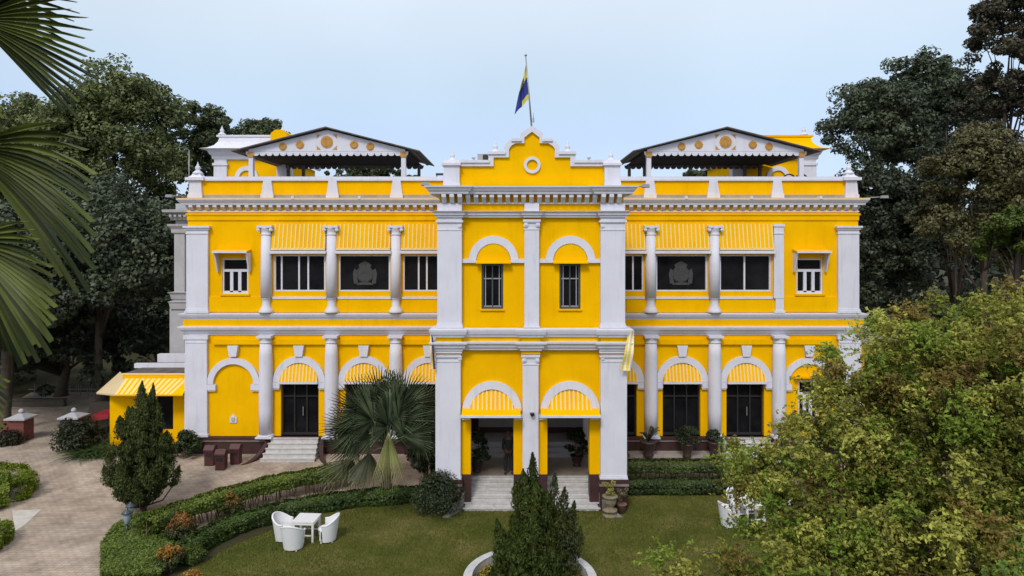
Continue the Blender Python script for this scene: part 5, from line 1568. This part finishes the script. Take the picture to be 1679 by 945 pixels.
# near palm at the top left, trunk just outside the frame
NY = 7.5
NB = Vector((X(-190, NY), NY + .3, 0))
near = empty('fan_palm', NB, 'big dark fan palm fronds hanging into the top left corner', 'palm tree')
zc = Z(230, NY)
mb = MB(); mb.tube([(0, 0, -.05), (.1, 0, 3), (.05, 0, 7), (0, 0, zc)], [.3, .24, .2, .17], 14)
for k in range(50):
    a = k * 2.4; z = zc - 2.0 + .04 * k
    mb.tube([(math.cos(a) * .15, math.sin(a) * .15, z), (math.cos(a) * .28, math.sin(a) * .28, z + .12)], [.05, .02], 5)
mb.build('trunk', BARK, near, fix=False)
def nv(px, py, dY=0):
    Y = NY + dY
    return Vector((X(px, Y), Y, Z(py, Y))) - NB
c0 = Vector((0, 0, zc))
nspec = [  # hub, tip, size, spread, droop, roll
    (-42, 30, 0, 140, 66, -.1, 1.38, 46, .10, 62), (-85, -30, .3, 60, -75, .4, 1.3, 70, .1, 60), (-72, 118, -.2, 0, 236, -.3, .85, 40, .3, 70),
    (-50, 240, 0, 112, 318, -.15, 1.70, 40, .26, 66), (-52, 395, 0, 66, 505, -.2, 1.38, 56, .14, 68), (-95, 590, 0, -30, 660, 0, .9, 60, .25, 70),
    (-170, 60, .8, -130, -60, 1.5, 1.3, 110, .3, 20), (-300, 150, 0, -400, 120, 0, 1.3, 110, .3, 20), (-290, 320, .3, -380, 420, .5, 1.3, 110, .3, 20)]
for i, (a, b_, c_, d_, e_, f_, s_, sp, dr, rl) in enumerate(nspec):
    hub = nv(a, b_, c_)
    fan_frond('frond', near, hub, nv(d_, e_, f_) - hub, s_, 200 + i, NPM, sp, int(sp / 2.9) + 6, c0, dr, roll=R(rl), cup=.05, join=.60)

# ------------------------------------------------------------------ garden furniture
def make_chair(label, loc, rz, group):
    """white woven tub chair: barrel shell sloping down to the arms, seat, skirt and four feet; faces -Y"""
    t = empty('wicker_chair', loc, label, 'chair', group, rz)
    mb = MB(); n = 22; vs = []
    th = .045
    for k in range(n + 1):
        a = R(-20 + 220 * k / n)          # wraps the back (+Y) and both sides
        c, s = math.cos(a), math.sin(a)
        back = max(0, s)
        zt = .60 + .24 * back ** 1.4
        flare = 1 + .14 * back
        for r_, z_ in ((.30, .05), (.37 * flare, zt), (.37 * flare - th, zt), (.30 - th, .05)):
            vs.append((r_ * c * 1.02, r_ * s * .98, z_))
    fs = []
    for k in range(n):
        for i in range(4): fs.append((k * 4 + i, k * 4 + (i + 1) % 4, (k + 1) * 4 + (i + 1) % 4, (k + 1) * 4 + i))
    fs += [(0, 3, 2, 1), (n * 4, n * 4 + 1, n * 4 + 2, n * 4 + 3)]
    mb.add(vs, fs, 0, False)
    mb.build('backrest', WICK, t)
    rim = []
    for k in range(n + 1):
        a = R(-20 + 220 * k / n); c, s = math.cos(a), math.sin(a); back = max(0, s)
        rr = .37 * (1 + .14 * back) - th / 2
        rim.append((rr * c * 1.02, rr * s * .98, .605 + .24 * back ** 1.4))
    MB().tube(rim, .032, 8).build('rim', WICK, t)
    MB().lathe(0, -.02, [(.25, .36), (.27, .38), (.27, .42), (.24, .445), (.001, .45)], 18).build('seat', WICK, t)
    MB().box(-.28, .28, -.20, -.16, .10, .38).build('skirt', WICK, t)
    for a, b_ in ((-.22, -.16), (.22, -.16), (-.18, .19), (.18, .19)):
        MB().box(a - .025, a + .025, b_ - .025, b_ + .025, 0, .13).build('leg', WICK, t)
    return t
def make_table(label, loc, rz, group):
    t = empty('wicker_table', loc, label, 'table', group, rz)
    MB().box(-.42, .42, -.42, .42, .68, .72).box(-.40, .40, -.40, .40, .60, .679).build('table_top', WICK, t)
    for a in (-.36, .36):
        for b_ in (-.36, .36): MB().box(a - .035, a + .035, b_ - .035, b_ + .035, 0, .599, tx=-.0).build('leg', WICK, t)
    t.scale = (.88, .88, .98)
    MB().box(-.32, .32, -.325, -.30, .2, .24).box(-.32, .32, .30, .325, .2, .24).build('stretcher', WICK, t)
    return t
GC, GT = 'white wicker garden chairs', 'white wicker garden tables'
def place_set(cx_, cy_, rz, labels, tl, offs):
    make_table(tl, (cx_, cy_, .012), rz, GT)
    for (dx, dy, rr), lb in zip(offs, labels):
        M = Matrix.Rotation(rz, 3, 'Z') @ Vector((dx, dy, 0))
        make_chair(lb, (cx_ + M.x, cy_ + M.y, .012), rz + rr, GC)
tp = G(503, 884)
place_set(tp.x - .0, tp.y, R(-4), ['white wicker chair on the left side of the open lawn table', 'white wicker chair in front of the open lawn table, back to the camera', 'white wicker chair on the right side of the open lawn table'],
          'square white wicker table on the open lawn', [(-.70, -.12, R(82)), (-.16, -.74, R(178)), (.72, -.08, R(-80))])
tp = G(1232, 858)
place_set(tp.x, tp.y, R(8), ['white wicker chair farthest left behind the foreground tree leaves', 'white wicker chair half hidden by leaves, behind the right lawn table', 'white wicker chair showing through the leaves at the right of its table'],
          'square white wicker table half hidden behind the foreground tree leaves', [(-.88, -.15, R(90)), (-.1, .85, R(0)), (.9, -.2, R(-90))])

# maroon bins
def bin_(px, py, label):
    p = G(px, py, .3)
    t = empty('litter_bin', (p.x, p.y, gz(p.y)), label, 'litter bin', 'maroon litter bins beside the left steps')
    MB().box(-.24, .24, -.2, .2, 0, .62, tx=-.02, ty=-.01).build('body', DRB, t)
    MB().prism_x([(-.26, .63), (-.26, .70), (-.05, .86), (.24, .80), (.24, .63)], -.28, .28).build('lid', DRB, t)
    MB().box(-.18, .18, -.225, -.213, .40, .54).build('slot', BLK, t)
    t.scale = (.78, .85, 1.0)
bin_(345, 762, 'maroon litter bin with sloping lid, leftmost of three by the steps')
bin_(363, 768, 'maroon litter bin standing forward in the middle of the three by the steps')
bin_(387, 760, 'maroon litter bin nearest the wing steps')

# garden lamps in the bed
def lamp(p, label, h=.8):
    t = empty('garden_lamp', p, label, 'garden lamp', 'small garden lamps in the ground cover')
    MB().tube([(0, 0, 0), (0, 0, h * .55)], .035, 8).build('post', BLK, t)
    MB().lathe(0, 0, [(.05, h * .55), (.075, h * .62), (.12, h * .92), (.11, h * .93)], 10).build('lantern', mat('frosted_glass', (.22, .27, .32), .3), t)
    MB().lathe(0, 0, [(.17, h * .93), (.15, h * .97), (.05, h * 1.04), (.02, h * 1.1), (.005, h * 1.12)], 10).build('cap', mat('lamp_cap', (.04, .055, .06), .4), t)
v = G(208, 888); lamp((v.x, v.y, 0), 'small dark garden lamp with pale lantern, nearer the camera', 1.0)
v = G(214, 868); lamp((v.x, v.y, 0), 'small dark garden lamp, the one closer to the conifer', .85)

# potted plants on the right terrace
def pot(loc, r, h, label, kind, seed, group=None):
    rng = np.random.default_rng(seed)
    t = empty('potted_plant', loc, label, 'potted plant', group)
    MB().lathe(0, 0, [(r * .62, 0), (r * .66, .04), (r * .5, h * .22), (r * .78, h * .5), (r * .95, h * .85), (r * 1.06, h * .9), (r * 1.06, h), (r * .9, h), (r * .88, h * .94)], 18).build('pot', mat('dark_pot', (.05, .028, .026), .5, var=.2), t)
    if kind == 'arch':
        mb = MB(); tn = []
        for k in range(11):
            a = rng.random() * 6.28 if k > 2 else (-.3, 3.4, .4)[k]; ln = .55 + .5 * rng.random()
            if k == 0: ln = 1.2
            pts = []
            for i in range(8):
                s = i / 7
                pts.append((math.cos(a) * ln * (s - .25 * s * s * (k == 0)) * .6 - (.45 * s * s if k == 0 else 0), math.sin(a) * ln * s * .5, h + ln * (1.25 * s - .72 * s * s)))
            kk = len(mb.f)
            mb.tube(pts, [.035, .05, .055, .05, .045, .035, .025, .008], 6)
            tn += [rng.random()] * (len(mb.f) - kk)
        o = mb.build('foliage', leaf_mat('arch_leaf', (.03, .028, .022), (.10, .10, .06)), t, fix=False)
        at = o.data.attributes.new('tint', 'FLOAT', 'FACE'); at.data.foreach_set('value', np.array(tn, dtype=np.float32))
    else:
        nc = 22
        d = rsphere(rng, nc); d[:, 2] = np.abs(d[:, 2])
        sp = {'bush': .62, 'small': .38, 'tall': .55, 'gold': .22}[kind]
        hh = {'bush': .8, 'small': .5, 'tall': 1.3, 'gold': .45}[kind]
        cc = d * np.array([sp * .7, sp * .7, hh * .75]) + np.array([0, 0, h + .08])
        c, nm, ti = clumps_to_leaves(rng, cc, sp * .30 * (.7 + .6 * rng.random(nc)), 70)
        sz = .11 if kind != 'gold' else .07
        cols = {'gold': ((.20, .18, .03), (.52, .46, .10))}.get(kind, ((.012, .022, .010), (.055, .080, .030)))
        leaves('foliage', c, nm, sz, sz * .55, ti, leaf_mat('pot_leaf', *cols), t, rng=rng)
        mb = MB()
        for k in range(6): mb.tube([(0, 0, h * .9), tuple(cc[k] * .5 + np.array([0, 0, h * .5])), tuple(cc[k])], [.018, .012, .005], 5)
        mb.build('stems', STEM, t, fix=False)
    return t
PG = 'potted plants along the right terrace'
pot((X(1063, 30.35), 30.35, wz(738)), .36, .66, 'potted plant with thick arching dark stems on the right terrace', 'arch', 301, PG)
pot((X(1127, 30.2), 30.25, wz(738)), .30, .60, 'round leafy potted plant in the middle of the right terrace', 'bush', 302, PG)
pot((X(1171, 30.3), 30.3, wz(738)), .28, .66, 'dark compact potted plant nearest the right wing steps', 'small', 303, PG)
PG2 = 'potted plants inside the porch'
pot((X(782, 27.2), 27.2, FZ), .26, .45, 'tall dark potted plant inside the left porch arch', 'tall', 304, PG2)
pot((X(946, 27.9), 27.9, FZ), .26, .45, 'tall dark potted plant inside the right porch arch', 'tall', 305, PG2)
# stone urn by the steps
ur = empty('stone_urn', (X(1000, 24.62), 24.62, 0), 'weathered stone urn with yellow-green plant beside the porch steps', 'urn')
MB().lathe(0, 0, [(.26, 0), (.26, .10), (.20, .11), (.19, .2), (.27, .22), (.27, .27), (.16, .3), (.12, .36), (.2, .45), (.24, .6), (.22, .68), (.28, .72), (.28, .76), (.2, .76)], 16).build('urn', mat('weathered_stone', (.26, .22, .13), .85, col2=(.13, .10, .07), scale=9, bump=.3), ur)
rng = np.random.default_rng(306)
cc = np.array([[rng.normal() * .08, rng.normal() * .08, .82 + .38 * rng.random()] for _ in range(14)])
c, nm, ti = clumps_to_leaves(rng, cc, np.full(14, .10), 40)
leaves('foliage', c, nm, .07, .045, ti, leaf_mat('urn_leaf', (.14, .14, .02), (.48, .44, .12)), ur, rng=rng)
fl = empty('flower_pot', (X(1019, 24.95), 24.95, 0), 'small pot of pale blossoms against the right pillar plinth', 'flower pot')
MB().lathe(0, 0, [(.13, 0), (.18, .3), (.2, .32), (.2, .35), (.15, .35)], 14).build('pot', mat('clay_pot', (.16, .085, .06), .8, var=.2), fl)
cc = np.array([[rng.normal() * .14, rng.normal() * .08, .5 + .42 * rng.random()] for _ in range(12)])
c, nm, ti = clumps_to_leaves(rng, cc, np.full(12, .09), 26)
leaves('foliage', c, nm, .07, .04, ti, leaf_mat('flower_leaf', (.03, .035, .012), (.30, .27, .15)), fl, rng=rng)

# ------------------------------------------------------------------ gate piers, walls, far left
def pier(px, Y, label, h=1.08):
    t = empty('gate_pier', (X(px, Y), Y, gz(Y)), label, 'gate pier', 'brick gate piers at the end of the driveway')
    MB().box(-.36, .36, -.36, .36, -.05, h).build('shaft', BRICK, t)
    MB().box(-.5, .5, -.5, .5, h, h + .07).box(-.46, .46, -.46, .46, h + .07, h + .24, tx=.36, ty=.36).build('cap', GRW, t)
    MB().lathe(0, 0, [(.05, h + .24), (.11, h + .29), (.125, h + .35), (.1, h + .41), (.03, h + .46)], 12).build('ball', GRW, t)
pier(35, 33.2, 'brick gate pier with white cap and ball, left of the driveway')
pier(121, 33.4, 'brick gate pier with white cap, half hidden behind the dark bush')
bw = empty('brick_wall', (X(0, 33.4), 33.4, .3), 'pierced red brick garden wall left of the gate pier', 'wall')
mb = MB()
x0, x1 = X(-260, 33.4) - X(0, 33.4), X(22, 33.4) - X(0, 33.4)
hs = []
for i in range(int((x1 - x0) / .34)):
    for j in range(3):
        hs.append((x0 + .12 + .34 * i + (.17 if j % 2 else 0), x0 + .12 + .34 * i + .15 + (.17 if j % 2 else 0),   .26 + .2 * j, .38 + .2 * j))
hs = [h for h in hs if h[1] < x1 - .05]
mb.wall(x0, x1, 0, .2, -.1, .90, hs)
mb.build('wall', BRICK, bw)
MB().box(x0, x1, -.05, .25, .901, .97).build('coping', mat('brick_coping', (.13, .06, .05), .8), bw)
w2 = MB().box(X(-150, 40), X(104, 40), 40, 40.3, .2, Z(657, 40)).box(X(-150, 40), X(104, 40), 39.94, 40.36, Z(657, 40), Z(655, 40)).build('boundary_wall', mat('old_wall', (.10, .08, .06), .9, col2=(.06, .05, .04), scale=3))
tag(w2, 'low weathered wall crossing beyond the gate under the trees', 'wall')
w3 = MB().box(X(146, 38), X(182, 38) , 38, 38.3, .2, Z(660, 38)).build('boundary_wall', mat('old_wall', (.16, .12, .09), .9, col2=(.10, .08, .06), scale=3))
tag(w3, 'short dull wall stub left of the annex', 'wall')
mb = MB()
for k in range(30):
    px = 56 + 3.6 * k
    if k % 5 in (2, 3) or 84 < px < 112: continue
    mb.box(X(px, 43), X(px + 1.0, 43), 43, 43.03, .3, Z(629 + 3 * math.sin(k * 1.7), 43))
mb.box(X(46, 43), X(158, 43), 43.03, 43.06, Z(640, 43), Z(638, 43))
tag(mb.build('picket_fence', mat('old_picket', (.16, .15, .14), .8)), 'row of pale pickets deep in the shade beyond the driveway', 'fence')
rc = empty('lean_to', (X(165, 34.5), 34.5, .3), 'red sloping canopy on posts beside the yellow annex', 'canopy')
za, zb_ = Z(676, 34.5) - .3, Z(690, 34.5) - .3
MB().prism([(-.65, zb_), (.75, zb_ + .26), (.75, za + .05), (-.1, za), (-.65, zb_ + .04)], -.6, .6).build('canopy', mat('red_sheet', (.30, .02, .03), .5), rc)
for a, b_ in ((-.5, -.5), (-.5, .5), (.6, -.5), (.6, .5)): MB().box(a - .03, a + .03, b_ - .03, b_ + .03, 0, zb_ + (.0 if a < 0 else .2)).build('post', BLK, rc)

# yellow low building glimpsed right of the palace
yb = empty('outbuilding', (X(1425, 44), 44, .3), 'yellow outbuilding glimpsed in the trees right of the palace', 'building')
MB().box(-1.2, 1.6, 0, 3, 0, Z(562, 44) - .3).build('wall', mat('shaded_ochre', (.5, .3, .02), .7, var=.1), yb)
MB().box(-1.4, 1.8, -.2, 3.2, Z(562, 44) - .299, Z(557, 44) - .3).build('roof', ROOF, yb)
MB().box(-.3, .5, -.04, -.002, 0, 2.1).build('door', BLK, yb)

# ------------------------------------------------------------------ the man in the porch
def person(loc, rz):
    t = empty('person', loc, 'man in dark clothes standing inside the left porch arch', 'person', None, rz)
    def skin(name, J, E, mats, sub=2):
        me = bpy.data.meshes.new(name); bm = bmesh.new()
        sl = bm.verts.layers.skin.verify()
        vv = []
        for i, (co, r_) in enumerate(J):
            v_ = bm.verts.new(co); v_[sl].radius = r_ if hasattr(r_, '__len__') else (r_, r_); v_[sl].use_root = (i == 0); vv.append(v_)
        for a, b_ in E: bm.edges.new((vv[a], vv[b_]))
        bm.to_mesh(me); bm.free()
        me.materials.append(mats)
        o = link(name, me, t)
        m1 = o.modifiers.new('skin', 'SKIN'); m1.use_smooth_shade = True
        m2 = o.modifiers.new('sub', 'SUBSURF'); m2.levels = sub; m2.render_levels = sub
        return o
    # body: pelvis root, spine, head, arms with hands, legs with feet (faces -Y)
    J = [((0, 0, .92), (.15, .11)), ((0, 0, 1.08), (.14, .10)), ((0, 0, 1.28), (.17, .11)), ((0, .01, 1.40), (.12, .09)), ((0, 0, 1.47), (.055, .055)), ((0, -.015, 1.54), (.072, .085)), ((0, -.01, 1.63), (.075, .09)), ((0, 0, 1.69), (.05, .06)),
         ((.18, 0, 1.37), (.06, .06)), ((.23, .02, 1.12), (.045, .045)), ((.20, -.10, .92), (.034, .034)), ((.19, -.14, .83), (.035, .02)),
         ((-.18, 0, 1.37), (.06, .06)), ((-.23, .02, 1.12), (.045, .045)), ((-.20, -.10, .92), (.034, .034)), ((-.19, -.14, .83), (.035, .02)),
         ((.10, 0, .82), (.095, .10)), ((.12, -.01, .48), (.062, .062)), ((.13, .01, .10), (.045, .045)), ((.14, -.05, .035), (.045, .03)), ((.15, -.17, .025), (.04, .02)),
         ((-.10, 0, .82), (.095, .10)), ((-.12, -.01, .48), (.062, .062)), ((-.13, .01, .10), (.045, .045)), ((-.14, -.05, .035), (.045, .03)), ((-.15, -.17, .025), (.04, .02))]
    E = [(0, 1), (1, 2), (2, 3), (3, 4), (4, 5), (5, 6), (6, 7), (3, 8), (8, 9), (9, 10), (10, 11), (3, 12), (12, 13), (13, 14), (14, 15),
         (0, 16), (16, 17), (17, 18), (18, 19), (19, 20), (0, 21), (21, 22), (22, 23), (23, 24), (24, 25)]
    for s, k in ((1, 11), (-1, 15)):          # five fingers each
        bx, by, bz = .19 * s, -.14, .83
        for q, (dx, ln) in enumerate(((-.026, .07), (-.009, .08), (.009, .075), (.026, .06))):
            i = len(J)
            J += [((bx + dx, by - .015, bz - .05), (.0095, .0095)), ((bx + dx, by - .02, bz - .05 - ln * .6), (.0085, .0085)), ((bx + dx * .9, by - .005, bz - .05 - ln), (.007, .007))]
            E += [(k, i), (i, i + 1), (i + 1, i + 2)]
        i = len(J)
        J += [((bx - s * .04, by - .02, bz - .01), (.011, .011)), ((bx - s * .05, by - .035, bz - .05), (.009, .009))]
        E += [(k, i), (i, i + 1)]
    skin('body', J, E, SKIN)
    CL, TR = mat('dark_shirt', (.02, .022, .028), .8), mat('dark_trousers', (.016, .016, .018), .8)
    skin('shirt', [((0, 0, .86), (.178, .140)), ((0, 0, 1.12), (.16, .12)), ((0, 0, 1.29), (.19, .13)), ((0, .01, 1.40), (.135, .10)), ((.18, 0, 1.375), (.075, .075)), ((.23, .02, 1.12), (.06, .06)), ((.205, -.09, .93), (.048, .048)),
                   ((-.18, 0, 1.375), (.075, .075)), ((-.23, .02, 1.12), (.06, .06)), ((-.205, -.085, .945), (.05, .05))], [(0, 1), (1, 2), (2, 3), (3, 4), (4, 5), (5, 6), (3, 7), (7, 8), (8, 9)], CL)
    skin('trousers', [((0, 0, .96), (.165, .12)), ((.10, 0, .80), (.11, .115)), ((.12, -.01, .48), (.08, .08)), ((.13, .01, .09), (.068, .068)), ((-.10, 0, .80), (.11, .115)), ((-.12, -.01, .48), (.08, .08)), ((-.13, .01, .09), (.068, .068))],
         [(0, 1), (1, 2), (2, 3), (0, 4), (4, 5), (5, 6)], TR)
    for s in (-1, 1):
        skin('shoe', [((.135 * s, .03, .05), (.052, .05)), ((.14 * s, -.07, .04), (.054, .04)), ((.15 * s, -.18, .03), (.048, .028))], [(0, 1), (1, 2)], BLK, 1)
    skin('hair', [((0, .03, 1.62), (.085, .085)), ((0, .015, 1.69), (.078, .082)), ((0, -.03, 1.725), (.05, .05))], [(0, 1), (1, 2)], mat('black_hair', (.012, .011, .011), .6))
    for s in (-1, 1):
        MB().lathe(.03 * s, -.098, [(.002, 1.602), (.012, 1.608), (.012, 1.616), (.002, 1.622)], 8).build('eye', BLK, t)
    MB().prism_x([(-.088, 1.60), (-.118, 1.565), (-.088, 1.555)], -.014, .014).build('nose', SKIN, t)
    MB().box(-.025, .025, -.102, -.085, 1.525, 1.533).build('mouth', mat('lips', (.12, .05, .045), .6), t)
    return t
person((X(834, 26.95), 26.95, FZ), R(5))
